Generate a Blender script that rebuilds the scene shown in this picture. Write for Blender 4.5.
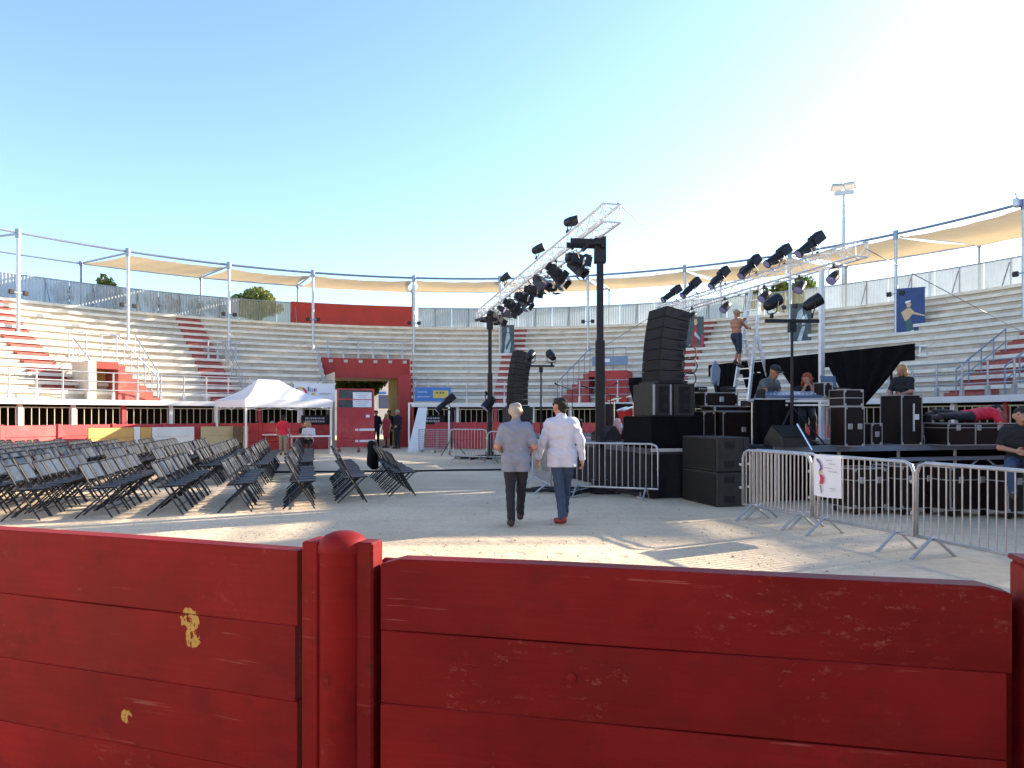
import bpy, math, random
import numpy as np
from mathutils import Vector, Matrix

for _o in list(bpy.data.objects):
    bpy.data.objects.remove(_o, do_unlink=True)
scene = bpy.context.scene
col = scene.collection
R = math.radians

# ------------------------------------------------------------------ camera
FPX, HORIZON, CAM_Z = 710.0, 415.0, 1.55
cam_data = bpy.data.cameras.new('camera')
cam_data.sensor_width = 36.0
cam_data.lens = 36.0 * FPX / 1024.0
cam_data.shift_y = (HORIZON - 384.0) / 1024.0
cam_data.clip_start = 0.05
cam_data.clip_end = 3000
cam = bpy.data.objects.new('camera', cam_data)
cam.location = (0, 0, CAM_Z)
cam.rotation_euler = (R(90), 0, 0)
col.objects.link(cam)
scene.camera = cam

# ------------------------------------------------------------------ sky, sun, exposure
SUN_AZ = R(28)      # from +X towards +Y
SUN_EL = R(19.5)
world = bpy.data.worlds.new('World')
scene.world = world
world.use_nodes = True
wn = world.node_tree.nodes
wl = world.node_tree.links
for n in list(wn):
    wn.remove(n)
sky = wn.new('ShaderNodeTexSky')
sky.sky_type = 'NISHITA'
sky.sun_disc = False
sky.sun_elevation = SUN_EL
sky.sun_rotation = R(90) - SUN_AZ
sky.air_density = 1.0
sky.dust_density = 0.7
sky.ozone_density = 2.8
sky.altitude = 60
bg = wn.new('ShaderNodeBackground')
bg.inputs['Strength'].default_value = 0.108
wo = wn.new('ShaderNodeOutputWorld')
wl.new(sky.outputs[0], bg.inputs[0])
wl.new(bg.outputs[0], wo.inputs[0])
sun_data = bpy.data.lights.new('sun', 'SUN')
sun_data.energy = 4.6
sun_data.angle = R(0.55)
sun_data.color = (1.0, 0.86, 0.66)
sun = bpy.data.objects.new('sun', sun_data)
sun_dir = Vector((math.cos(SUN_EL) * math.cos(SUN_AZ), math.cos(SUN_EL) * math.sin(SUN_AZ), math.sin(SUN_EL)))
sun.rotation_euler = sun_dir.to_track_quat('Z', 'Y').to_euler()
sun.location = (40, 20, 40)
col.objects.link(sun)
scene.cycles.diffuse_bounces = 6
scene.view_settings.view_transform = 'Standard'
scene.view_settings.look = 'None'
scene.view_settings.gamma = 1
scene.view_settings.exposure = 1.95

# ------------------------------------------------------------------ materials
MATS = {}


def mat(name, color, rough=0.7, metal=0.0, var=0.12, scale=3.0, bump=0.0, bscale=40.0, dirt=None, dirt_amt=0.0, dscale=1.5,
        translucent=0.0, clear=0.0, stretch=(1, 1, 1), obj_var=0.0, spec=0.5):
    """Procedural paint: two noises vary the value, an optional dirt colour, optional bump, optional translucency."""
    m = bpy.data.materials.new(name)
    m.use_nodes = True
    nt = m.node_tree
    N, L = nt.nodes, nt.links
    b = N['Principled BSDF']
    geo = N.new('ShaderNodeNewGeometry')
    mp = N.new('ShaderNodeMapping')
    mp.inputs['Scale'].default_value = stretch
    L.new(geo.outputs['Position'], mp.inputs['Vector'])
    no = N.new('ShaderNodeTexNoise')
    no.inputs['Scale'].default_value = scale
    no.inputs['Detail'].default_value = 6
    no.inputs['Roughness'].default_value = 0.65
    L.new(mp.outputs[0], no.inputs['Vector'])
    ramp = N.new('ShaderNodeMapRange')
    ramp.inputs[1].default_value = 0.25
    ramp.inputs[2].default_value = 0.75
    ramp.inputs[3].default_value = 1 - var
    ramp.inputs[4].default_value = 1 + var
    L.new(no.outputs['Fac'], ramp.inputs[0])
    hsv = N.new('ShaderNodeHueSaturation')
    hsv.inputs['Color'].default_value = (*color, 1)
    val = ramp.outputs[0]
    if obj_var:
        oi = N.new('ShaderNodeObjectInfo')
        r2 = N.new('ShaderNodeMapRange')
        r2.inputs[3].default_value = 1 - obj_var
        r2.inputs[4].default_value = 1 + obj_var
        L.new(oi.outputs['Random'], r2.inputs[0])
        mu = N.new('ShaderNodeMath')
        mu.operation = 'MULTIPLY'
        L.new(val, mu.inputs[0])
        L.new(r2.outputs[0], mu.inputs[1])
        val = mu.outputs[0]
    L.new(val, hsv.inputs['Value'])
    out = hsv.outputs[0]
    if dirt:
        dn = N.new('ShaderNodeTexNoise')
        dn.inputs['Scale'].default_value = dscale
        dn.inputs['Detail'].default_value = 9
        dn.inputs['Roughness'].default_value = 0.7
        L.new(mp.outputs[0], dn.inputs['Vector'])
        dr = N.new('ShaderNodeMapRange')
        dr.inputs[1].default_value = 0.5
        dr.inputs[2].default_value = 0.72
        dr.inputs[4].default_value = dirt_amt
        L.new(dn.outputs['Fac'], dr.inputs[0])
        mx = N.new('ShaderNodeMix')
        mx.data_type = 'RGBA'
        L.new(dr.outputs[0], mx.inputs[0])
        L.new(out, mx.inputs[6])
        mx.inputs[7].default_value = (*dirt, 1)
        out = mx.outputs[2]
    L.new(out, b.inputs['Base Color'])
    b.inputs['Roughness'].default_value = rough
    b.inputs['Metallic'].default_value = metal
    b.inputs['Specular IOR Level'].default_value = spec
    if bump:
        bn = N.new('ShaderNodeTexNoise')
        bn.inputs['Scale'].default_value = bscale
        bn.inputs['Detail'].default_value = 8
        L.new(mp.outputs[0], bn.inputs['Vector'])
        bp = N.new('ShaderNodeBump')
        bp.inputs['Strength'].default_value = bump
        bp.inputs['Distance'].default_value = 0.02
        L.new(bn.outputs['Fac'], bp.inputs['Height'])
        L.new(bp.outputs[0], b.inputs['Normal'])
    if translucent or clear:
        o = N['Material Output']
        sh = b.outputs[0]
        if translucent:
            tr = N.new('ShaderNodeBsdfTranslucent')
            L.new(out, tr.inputs[0])
            ms = N.new('ShaderNodeMixShader')
            ms.inputs[0].default_value = translucent
            L.new(sh, ms.inputs[1])
            L.new(tr.outputs[0], ms.inputs[2])
            sh = ms.outputs[0]
        if clear:
            tp = N.new('ShaderNodeBsdfTransparent')
            ms = N.new('ShaderNodeMixShader')
            ms.inputs[0].default_value = clear
            L.new(sh, ms.inputs[1])
            L.new(tp.outputs[0], ms.inputs[2])
            sh = ms.outputs[0]
        L.new(sh, o.inputs['Surface'])
    MATS[name] = m
    return m


M = {}
M['concrete'] = mat('concrete', (0.58, 0.5, 0.4), 0.9, var=0.24, scale=1.6, stretch=(1, 1, 0.3), bump=0.15, bscale=30, dirt=(0.3, 0.265, 0.215), dirt_amt=0.75, dscale=0.9)
M['seat_edge'] = mat('seat_edge_paint', (0.76, 0.7, 0.6), 0.75, var=0.12, scale=2.0, dirt=(0.45, 0.4, 0.32), dirt_amt=0.7, dscale=1.6)
M['white_slab'] = mat('white_slab_paint', (0.8, 0.78, 0.73), 0.7, var=0.07, scale=1.5, dirt=(0.5, 0.47, 0.42), dirt_amt=0.4, dscale=1.2)
M['red_wall'] = mat('red_wall_paint', (0.42, 0.038, 0.03), 0.65, var=0.14, scale=1.5, dirt=(0.25, 0.03, 0.03), dirt_amt=0.5, dscale=0.9)
M['red_step'] = mat('red_step_paint', (0.36, 0.07, 0.055), 0.75, var=0.16, scale=4, dirt=(0.5, 0.28, 0.22), dirt_amt=0.45, dscale=2.2)
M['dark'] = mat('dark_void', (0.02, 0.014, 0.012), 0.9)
M['ochre'] = mat('ochre_wall', (0.58, 0.4, 0.12), 0.8, var=0.1)
M['bar'] = mat('cream_bars', (0.6, 0.55, 0.36), 0.5, var=0.1, scale=6)
M['galv'] = mat('galvanised_steel', (0.46, 0.47, 0.48), 0.42, 0.7, var=0.18, scale=8)
M['bluesteel'] = mat('blue_grey_steel', (0.24, 0.29, 0.37), 0.45, 0.5, var=0.14, scale=5)
M['alu'] = mat('aluminium', (0.74, 0.74, 0.73), 0.38, 0.35, var=0.12, scale=9)
M['sheet'] = mat('corrugated_sheet', (0.4, 0.46, 0.53), 0.55, 0.0, var=0.16, scale=1.6, translucent=0.14, clear=0.08, obj_var=0.14, dirt=(0.33, 0.37, 0.36), dirt_amt=0.5, dscale=1.2)
M['sheet_old'] = mat('weathered_sheet', (0.3, 0.31, 0.26), 0.7, 0.0, var=0.25, scale=2.6, translucent=0.14, clear=0.16, obj_var=0.12, dirt=(0.22, 0.26, 0.16), dirt_amt=0.7, dscale=1.4)
M['sail'] = mat('sail_fabric', (0.62, 0.5, 0.32), 0.8, var=0.08, scale=2.0, translucent=0.3, bump=0.05, bscale=6)
M['tent'] = mat('tent_fabric', (0.85, 0.86, 0.88), 0.6, var=0.04, scale=2.0, translucent=0.3)
M['paper'] = mat('white_print', (0.82, 0.82, 0.84), 0.6, var=0.03)
M['black'] = mat('black_paint', (0.012, 0.012, 0.013), 0.5, var=0.3, scale=6, spec=0.25)
M['blackmetal'] = mat('black_metal', (0.012, 0.013, 0.017), 0.42, 0.0, var=0.3, scale=8, spec=0.3)
M['speaker'] = mat('speaker_paint', (0.042, 0.038, 0.035), 0.65, spec=0.22, var=0.25, scale=7, bump=0.1, bscale=160)
M['grille'] = mat('speaker_grille', (0.016, 0.015, 0.014), 0.75, spec=0.2, var=0.25, scale=60, bump=0.3, bscale=300)
M['cloth'] = mat('black_cloth', (0.006, 0.006, 0.007), 0.95, spec=0.1, var=0.35, scale=4, bump=0.3, bscale=10)
M['greycloth'] = mat('charcoal_skirt', (0.016, 0.016, 0.018), 0.8, spec=0.2, var=0.35, scale=5, bump=0.4, bscale=7)
M['case'] = mat('case_laminate', (0.013, 0.007, 0.007), 0.4, spec=0.3, var=0.3, scale=6)
M['chair'] = mat('chair_black', (0.026, 0.03, 0.038), 0.2, spec=0.55, var=0.35, scale=14, obj_var=0.3)
M['chairseat'] = mat('chair_seat', (0.012, 0.013, 0.017), 0.5, spec=0.25, var=0.3, scale=14, obj_var=0.25)
M['chairmetal'] = mat('chair_tube', (0.025, 0.026, 0.03), 0.4, 0.4, var=0.3, scale=10)
M['wood'] = mat('ochre_boards', (0.62, 0.36, 0.1), 0.7, var=0.16, scale=3, stretch=(1, 1, 6))
M['beige'] = mat('beige_boards', (0.52, 0.44, 0.25), 0.75, var=0.12, scale=3)
M['redfence'] = mat('red_fence_paint', (0.5, 0.045, 0.05), 0.6, var=0.15, scale=2.5, obj_var=0.1, dirt=(0.55, 0.2, 0.18), dirt_amt=0.4)
M['leaf'] = mat('leaves', (0.12, 0.18, 0.035), 0.6, var=0.4, scale=2.5, translucent=0.25)
M['leafpine'] = mat('pine_needles', (0.17, 0.2, 0.05), 0.7, var=0.4, scale=1.2, translucent=0.15)
M['bark'] = mat('bark', (0.13, 0.09, 0.06), 0.9, var=0.3, scale=8, bump=0.4)
M['plaster'] = mat('white_plaster', (0.68, 0.68, 0.66), 0.85, var=0.06, scale=1)
M['blue'] = mat('blue_banner', (0.05, 0.2, 0.55), 0.6, var=0.12, scale=4)
M['posterblue'] = mat('poster_blue', (0.02, 0.05, 0.17), 0.5, var=0.3, scale=2.5)
M['posterdark'] = mat('poster_dark', (0.06, 0.075, 0.075), 0.5, var=0.5, scale=4)
M['posterred'] = mat('poster_red', (0.3, 0.03, 0.03), 0.5, var=0.4, scale=5)
M['yellow'] = mat('yellow_print', (0.62, 0.5, 0.12), 0.6)
M['orange'] = mat('orange_print', (0.7, 0.2, 0.04), 0.6)
M['purple'] = mat('purple_print', (0.14, 0.07, 0.22), 0.6)
M['redprint'] = mat('red_print', (0.62, 0.03, 0.07), 0.6)
M['textgrey'] = mat('grey_print', (0.45, 0.45, 0.5), 0.6)
M['lens'] = mat('lamp_lens', (0.36, 0.32, 0.55), 0.12, 0.2, var=0.2, scale=20)
M['cable'] = mat('cable_rubber', (0.02, 0.02, 0.022), 0.6)
M['wire'] = mat('steel_wire', (0.3, 0.31, 0.33), 0.5, 0.6)
M['chrome'] = mat('bright_hardware', (0.75, 0.75, 0.76), 0.25, 0.9)
M['deck'] = mat('stage_plywood', (0.05, 0.05, 0.06), 0.55, var=0.3, scale=3)
M['tabletop'] = mat('grey_table_top', (0.4, 0.44, 0.5), 0.5, var=0.1)
M['drum'] = mat('drum_red', (0.4, 0.02, 0.02), 0.25, var=0.1)
M['brass'] = mat('cymbal_brass', (0.75, 0.55, 0.2), 0.3, 0.9)
M['bluedark'] = mat('console_blue', (0.07, 0.11, 0.2), 0.4, var=0.3, scale=12)


def sand_material():
    m = bpy.data.materials.new('arena_sand')
    m.use_nodes = True
    N, L = m.node_tree.nodes, m.node_tree.links
    b = N['Principled BSDF']
    geo = N.new('ShaderNodeNewGeometry')

    def noise(s, d=8, stretch=None, rough=0.6):
        n = N.new('ShaderNodeTexNoise')
        n.inputs['Scale'].default_value = s
        n.inputs['Detail'].default_value = d
        n.inputs['Roughness'].default_value = rough
        if stretch:
            mp = N.new('ShaderNodeMapping')
            mp.inputs['Scale'].default_value = stretch
            mp.inputs['Rotation'].default_value = (0, 0, R(20))
            L.new(geo.outputs['Position'], mp.inputs['Vector'])
            L.new(mp.outputs[0], n.inputs['Vector'])
        else:
            L.new(geo.outputs['Position'], n.inputs['Vector'])
        return n
    n1 = noise(0.35)
    n2 = noise(9)
    n3 = noise(70, 4)
    n4 = noise(1.3, 6, (0.35, 2.2, 1))
    r = N.new('ShaderNodeValToRGB')
    r.color_ramp.elements[0].position = 0.3
    r.color_ramp.elements[0].color = (0.52, 0.4, 0.275, 1)
    r.color_ramp.elements[1].position = 0.72
    r.color_ramp.elements[1].color = (0.74, 0.59, 0.42, 1)
    ad = N.new('ShaderNodeMath')
    ad.operation = 'ADD'
    L.new(n1.outputs['Fac'], ad.inputs[0])
    m2 = N.new('ShaderNodeMath')
    m2.operation = 'MULTIPLY_ADD'
    m2.inputs[1].default_value = 0.5
    m2.inputs[2].default_value = -0.35
    L.new(n2.outputs['Fac'], m2.inputs[0])
    L.new(m2.outputs[0], ad.inputs[1])
    ad2 = N.new('ShaderNodeMath')
    ad2.operation = 'MULTIPLY_ADD'
    ad2.inputs[1].default_value = 0.5
    L.new(n3.outputs['Fac'], ad2.inputs[0])
    L.new(ad.outputs[0], ad2.inputs[2])
    ad3 = N.new('ShaderNodeMath')
    ad3.operation = 'MULTIPLY_ADD'
    ad3.inputs[1].default_value = 0.35
    L.new(n4.outputs['Fac'], ad3.inputs[0])
    L.new(ad2.outputs[0], ad3.inputs[2])
    sb = N.new('ShaderNodeMath')
    sb.operation = 'SUBTRACT'
    sb.inputs[1].default_value = 0.35
    L.new(ad3.outputs[0], sb.inputs[0])
    L.new(sb.outputs[0], r.inputs[0])
    L.new(r.outputs[0], b.inputs['Base Color'])
    b.inputs['Roughness'].default_value = 0.95
    b.inputs['Specular IOR Level'].default_value = 0.15
    bp = N.new('ShaderNodeBump')
    bp.inputs['Strength'].default_value = 0.75
    bp.inputs['Distance'].default_value = 0.03
    L.new(n2.outputs['Fac'], bp.inputs['Height'])
    bp2 = N.new('ShaderNodeBump')
    bp2.inputs['Strength'].default_value = 0.35
    bp2.inputs['Distance'].default_value = 0.006
    L.new(n3.outputs['Fac'], bp2.inputs['Height'])
    vo = N.new('ShaderNodeTexVoronoi')
    vo.feature = 'SMOOTH_F1'
    vo.inputs['Scale'].default_value = 2.6
    vo.inputs['Randomness'].default_value = 1.0
    L.new(geo.outputs['Position'], vo.inputs['Vector'])
    dent = N.new('ShaderNodeMapRange')
    dent.inputs[1].default_value = 0.12
    dent.inputs[2].default_value = 0.3
    L.new(vo.outputs['Distance'], dent.inputs[0])
    bp3 = N.new('ShaderNodeBump')
    bp3.inputs['Strength'].default_value = 0.45
    bp3.inputs['Distance'].default_value = 0.03
    L.new(dent.outputs[0], bp3.inputs['Height'])
    L.new(bp3.outputs[0], bp.inputs['Normal'])
    L.new(bp.outputs[0], bp2.inputs['Normal'])
    L.new(bp2.outputs[0], b.inputs['Normal'])
    return m


def barrier_material(name, chips=()):
    """Thick glossy red barrier paint: brush grain, knots, pale scuffs, a few yellow chips with a place of their own."""
    m = bpy.data.materials.new(name)
    m.use_nodes = True
    N, L = m.node_tree.nodes, m.node_tree.links
    b = N['Principled BSDF']
    geo = N.new('ShaderNodeNewGeometry')
    oi = N.new('ShaderNodeObjectInfo')
    off = N.new('ShaderNodeVectorMath')
    off.operation = 'SCALE'
    off.inputs['Scale'].default_value = 7.0
    cmb = N.new('ShaderNodeCombineXYZ')
    for k in range(3):
        L.new(oi.outputs['Random'], cmb.inputs[k])
    L.new(cmb.outputs[0], off.inputs[0])
    pos = N.new('ShaderNodeVectorMath')
    pos.operation = 'ADD'
    L.new(geo.outputs['Position'], pos.inputs[0])
    L.new(off.outputs[0], pos.inputs[1])

    def noise(s, d=6, stretch=(1, 1, 1), rough=0.6, src=None):
        mp = N.new('ShaderNodeMapping')
        mp.inputs['Scale'].default_value = stretch
        mp.inputs['Rotation'].default_value = (0, 0, R(17))
        L.new(src or pos.outputs[0], mp.inputs['Vector'])
        n = N.new('ShaderNodeTexNoise')
        n.inputs['Scale'].default_value = s
        n.inputs['Detail'].default_value = d
        n.inputs['Roughness'].default_value = rough
        L.new(mp.outputs[0], n.inputs['Vector'])
        return n.outputs['Fac']

    def rng(x, a, c, lo, hi):
        r = N.new('ShaderNodeMapRange')
        r.inputs[1].default_value, r.inputs[2].default_value = a, c
        r.inputs[3].default_value, r.inputs[4].default_value = lo, hi
        L.new(x, r.inputs[0])
        return r.outputs[0]

    def mul(x, y):
        r = N.new('ShaderNodeMath')
        r.operation = 'MULTIPLY'
        L.new(x, r.inputs[0])
        L.new(y, r.inputs[1])
        return r.outputs[0]

    def mix(f, a, colr):
        mx = N.new('ShaderNodeMix')
        mx.data_type = 'RGBA'
        L.new(f, mx.inputs[0])
        L.new(a, mx.inputs[6])
        mx.inputs[7].default_value = (*colr, 1)
        return mx.outputs[2]
    grain = noise(9, 8, (0.4, 0.4, 9))
    blot = noise(2.3, 7)
    hs = N.new('ShaderNodeHueSaturation')
    hs.inputs['Color'].default_value = (0.192, 0.0095, 0.0105, 1)
    v = mul(rng(grain, 0.3, 0.7, 0.93, 1.06), rng(blot, 0.3, 0.7, 0.68, 1.28))
    v = mul(v, rng(oi.outputs['Random'], 0, 1, 0.86, 1.16))
    L.new(v, hs.inputs['Value'])
    c = hs.outputs[0]
    # scuffs of old pale paint, in patches
    scf = mul(rng(noise(34, 9, (0.7, 0.7, 1.4), 0.8), 0.56, 0.68, 0, 1), rng(noise(3.1, 4), 0.53, 0.66, 0, 1))
    c = mix(mul(scf, rng(noise(3, 2), 0, 1, 0.5, 0.8)), c, (0.4, 0.17, 0.13))
    # thin scratches and faded, dusty patches
    scr = mul(rng(noise(48, 3, (0.05, 0.05, 1.6), 0.5), 0.66, 0.69, 0, 1), rng(noise(5, 3), 0.5, 0.62, 0, 0.6))
    c = mix(scr, c, (0.36, 0.12, 0.1))
    c = mix(rng(noise(1.1, 8, (1, 1, 1.6), 0.7), 0.5, 0.75, 0, 0.16), c, (0.24, 0.045, 0.04))
    c = mix(rng(noise(7, 6, (1, 1, 1.4), 0.7), 0.55, 0.7, 0, 0.45), c, (0.085, 0.01, 0.011))
    # dark knots and dents
    vo = N.new('ShaderNodeTexVoronoi')
    vo.inputs['Scale'].default_value = 4.2
    L.new(pos.outputs[0], vo.inputs['Vector'])
    kn = mul(rng(vo.outputs['Distance'], 0.05, 0.13, 1, 0), rng(noise(38, 4), 0.4, 0.6, 0.1, 1))
    c = mix(mul(kn, rng(noise(1.7, 2), 0.4, 0.55, 0, 0.85)), c, (0.1, 0.012, 0.012))
    for (x, y, z, rad) in chips:
        dv = N.new('ShaderNodeVectorMath')
        dv.operation = 'DISTANCE'
        L.new(geo.outputs['Position'], dv.inputs[0])
        dv.inputs[1].default_value = (x, y, z)
        ms = rng(dv.outputs['Value'], rad * 0.5, rad, 1, 0)
        cm = mul(ms, rng(noise(48, 8, (1, 1, 0.6), 0.75, geo.outputs['Position']), 0.42, 0.6, 0.0, 1.0))
        c = mix(rng(cm, 0.24, 0.3, 0, 0.9), c, (0.5, 0.33, 0.09))
    L.new(c, b.inputs['Base Color'])
    L.new(rng(blot, 0.3, 0.7, 0.5, 0.68), b.inputs['Roughness'])
    b.inputs['Specular IOR Level'].default_value = 0.13
    bp = N.new('ShaderNodeBump')
    bp.inputs['Strength'].default_value = 0.16
    bp.inputs['Distance'].default_value = 0.004
    L.new(grain, bp.inputs['Height'])
    bp2 = N.new('ShaderNodeBump')
    bp2.inputs['Strength'].default_value = 0.5
    bp2.inputs['Distance'].default_value = 0.004
    bp2.invert = True
    L.new(kn, bp2.inputs['Height'])
    L.new(bp.outputs[0], bp2.inputs['Normal'])
    L.new(bp2.outputs[0], b.inputs['Normal'])
    return m


# ------------------------------------------------------------------ mesh builder
class MB:
    def __init__(self):
        self.v, self.f, self.m = [], [], []

    def add(self, verts, faces, mi=0):
        o = len(self.v)
        self.v.extend([tuple(p) for p in verts])
        self.f.extend([tuple(i + o for i in q) for q in faces])
        self.m.extend([mi] * len(faces))
        return self

    def box(self, c, s, rot=None, mi=0, ch=0.0):
        c = Vector(c)
        hx, hy, hz = s[0] / 2, s[1] / 2, s[2] / 2
        if ch <= 0:
            vs = [Vector((x, y, z)) for x in (-hx, hx) for y in (-hy, hy) for z in (-hz, hz)]
            fs = [(0, 1, 3, 2), (4, 6, 7, 5), (0, 4, 5, 1), (2, 3, 7, 6), (0, 2, 6, 4), (1, 5, 7, 3)]
        else:
            vs, idx = [], {}
            for sx in (-1, 1):
                for sy in (-1, 1):
                    for sz in (-1, 1):
                        for ax in range(3):
                            p = [sx * (hx - ch), sy * (hy - ch), sz * (hz - ch)]
                            p[ax] = (sx * hx, sy * hy, sz * hz)[ax]
                            idx[(sx, sy, sz, ax)] = len(vs)
                            vs.append(Vector(p))
            fs = []
            g = lambda x, y, z, a: idx[(x, y, z, a)]
            for s_ in (-1, 1):
                fs.append((g(s_, -1, -1, 0), g(s_, 1, -1, 0), g(s_, 1, 1, 0), g(s_, -1, 1, 0)))
                fs.append((g(-1, s_, -1, 1), g(-1, s_, 1, 1), g(1, s_, 1, 1), g(1, s_, -1, 1)))
                fs.append((g(-1, -1, s_, 2), g(1, -1, s_, 2), g(1, 1, s_, 2), g(-1, 1, s_, 2)))
                for t in (-1, 1):
                    fs.append((g(s_, t, -1, 0), g(s_, t, 1, 0), g(s_, t, 1, 1), g(s_, t, -1, 1)))
                    fs.append((g(s_, -1, t, 0), g(s_, 1, t, 0), g(s_, 1, t, 2), g(s_, -1, t, 2)))
                    fs.append((g(-1, s_, t, 1), g(1, s_, t, 1), g(1, s_, t, 2), g(-1, s_, t, 2)))
                    for w in (-1, 1):
                        fs.append((g(s_, t, w, 0), g(s_, t, w, 1), g(s_, t, w, 2)))
        if rot is not None:
            vs = [rot @ p for p in vs]
        return self.add([c + p for p in vs], fs, mi)

    def beam(self, p, q, w, h, mi=0, up=(0, 0, 1), ch=0.0):
        p, q = Vector(p), Vector(q)
        d = q - p
        x = d.normalized()
        u = Vector(up)
        if abs(x.dot(u)) > 0.99:
            u = Vector((1, 0, 0))
        y = u.cross(x).normalized()
        z = x.cross(y)
        rot = Matrix((x, y, z)).transposed()
        return self.box((p + q) / 2, (d.length, w, h), rot, mi, ch)

    def tube(self, p, q, r0, r1=None, n=8, mi=0, caps=True):
        r1 = r0 if r1 is None else r1
        return self.path([p, q], [r0, r1], n, mi, caps)

    def path(self, pts, r, n=8, mi=0, caps=True):
        pts = [Vector(p) for p in pts]
        k = len(pts)
        rs = r if isinstance(r, (list, tuple)) else [r] * k
        vs, fs = [], []
        prev = None
        for i, p in enumerate(pts):
            a = pts[max(i - 1, 0)]
            b = pts[min(i + 1, k - 1)]
            t = (b - a)
            t = t.normalized() if t.length > 1e-9 else Vector((0, 0, 1))
            if prev is None:
                u = Vector((0, 0, 1)) if abs(t.z) < 0.9 else Vector((1, 0, 0))
                s = t.cross(u).normalized()
            else:
                s = (prev - t * prev.dot(t)).normalized()
            prev = s
            w = t.cross(s)
            for j in range(n):
                an = 2 * math.pi * j / n
                vs.append(p + (s * math.cos(an) + w * math.sin(an)) * rs[i])
        for i in range(k - 1):
            for j in range(n):
                a, b = i * n + j, i * n + (j + 1) % n
                fs.append((a, a + n, b + n, b))
        if caps:
            fs.append(tuple(range(n)))
            fs.append(tuple(range((k - 1) * n + n - 1, (k - 1) * n - 1, -1)))
        return self.add(vs, fs, mi)

    def lathe(self, c, prof, n=16, mi=0, rot=None):
        """prof: list of (radius, height) along local z."""
        c = Vector(c)
        vs, fs = [], []
        for (r, h) in prof:
            for j in range(n):
                a = 2 * math.pi * j / n
                p = Vector((r * math.cos(a), r * math.sin(a), h))
                vs.append(c + (rot @ p if rot is not None else p))
        for i in range(len(prof) - 1):
            for j in range(n):
                a, b = i * n + j, i * n + (j + 1) % n
                fs.append((a, b, b + n, a + n))
        fs.append(tuple(range(n - 1, -1, -1)))
        fs.append(tuple(range((len(prof) - 1) * n, len(prof) * n)))
        return self.add(vs, fs, mi)

    def prism(self, poly, vec, mi=0):
        n = len(poly)
        poly = [Vector(p) for p in poly]
        vec = Vector(vec)
        vs = poly + [p + vec for p in poly]
        fs = [tuple(range(n - 1, -1, -1)), tuple(range(n, 2 * n))]
        for i in range(n):
            j = (i + 1) % n
            fs.append((i, j, j + n, i + n))
        return self.add(vs, fs, mi)

    def grid(self, fn, nu, nv, mi=0):
        vs = [fn(i / nu, j / nv) for i in range(nu + 1) for j in range(nv + 1)]
        fs = []
        for i in range(nu):
            for j in range(nv):
                a = i * (nv + 1) + j
                fs.append((a, a + nv + 1, a + nv + 2, a + 1))
        return self.add(vs, fs, mi)

    def mesh(self, name, mats, smooth=False):
        me = bpy.data.meshes.new(name)
        me.from_pydata(self.v, [], self.f)
        for m_ in (mats if isinstance(mats, (list, tuple)) else [mats]):
            me.materials.append(m_)
        if any(self.m):
            me.polygons.foreach_set('material_index', self.m)
        if smooth:
            me.polygons.foreach_set('use_smooth', [True] * len(me.polygons))
            if smooth != 'all':
                try:
                    me.set_sharp_from_angle(angle=R(40))
                except Exception:
                    pass
        import bmesh
        bm = bmesh.new()
        bm.from_mesh(me)
        bmesh.ops.recalc_face_normals(bm, faces=bm.faces)
        bm.to_mesh(me)
        bm.free()
        return me

    def build(self, name, mats, parent=None, smooth=False):
        return link(name, self.mesh(name, mats, smooth), parent)


def link(name, data, parent=None, loc=None):
    o = bpy.data.objects.new(name, data)
    col.objects.link(o)
    if parent is not None:
        o.parent = parent
    if loc is not None:
        o.location = loc
    return o


def tag(o, label=None, cat=None, group=None, kind=None):
    if label:
        o['label'] = label
    if cat:
        o['category'] = cat
    if group:
        o['group'] = group
    if kind:
        o['kind'] = kind
    return o


def thing(name, label, cat, loc=(0, 0, 0), rz=0.0, group=None):
    o = link(name, None, None, loc)
    o.empty_display_size = 0.1
    o.rotation_euler = (0, 0, rz)
    return tag(o, label, cat, group)


def copy_tree(src, kids):
    """Copy of a thing; kids maps a thing's name to its part objects."""
    c = src.copy()
    col.objects.link(c)
    for ch in kids[src.name]:
        d = ch.copy()
        col.objects.link(d)
        d.parent = c
        for g in kids.get(ch.name, ()):
            e = g.copy()
            col.objects.link(e)
            e.parent = d
    return c


def kids_of(*roots):
    out = {}
    for r in roots:
        out[r.name] = [o for o in bpy.data.objects if o.parent == r]
        for o in out[r.name]:
            sub = [p for p in bpy.data.objects if p.parent == o]
            if sub:
                out[o.name] = sub
    return out


ORD = ['first', 'second', 'third', 'fourth', 'fifth', 'sixth', 'seventh', 'eighth', 'ninth', 'tenth', 'eleventh', 'twelfth', 'thirteenth',
       'fourteenth', 'fifteenth', 'sixteenth', 'seventeenth', 'eighteenth', 'nineteenth', 'twentieth', 'twenty-first', 'twenty-second',
       'twenty-third', 'twenty-fourth', 'twenty-fifth', 'twenty-sixth', 'twenty-seventh', 'twenty-eighth']


def W(px, py, d):
    """A point of the place seen in direction (px, py) at distance d in front of the camera plane."""
    return Vector(((px - 512) / FPX * d, d, CAM_Z + (HORIZON - py) / FPX * d))


def G(px, py):
    d = FPX * CAM_Z / (py - HORIZON)
    return Vector(((px - 512) / FPX * d, d, 0))


# ------------------------------------------------------------------ arena layout (a circle)
CX, CY = -2.1, 17.4


def A(r, th, z=0.0):
    return Vector((CX + r * math.cos(th), CY + r * math.sin(th), z))


def L_(r, th, z=0.0):
    return Vector((r * math.cos(th), r * math.sin(th), z))


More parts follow.
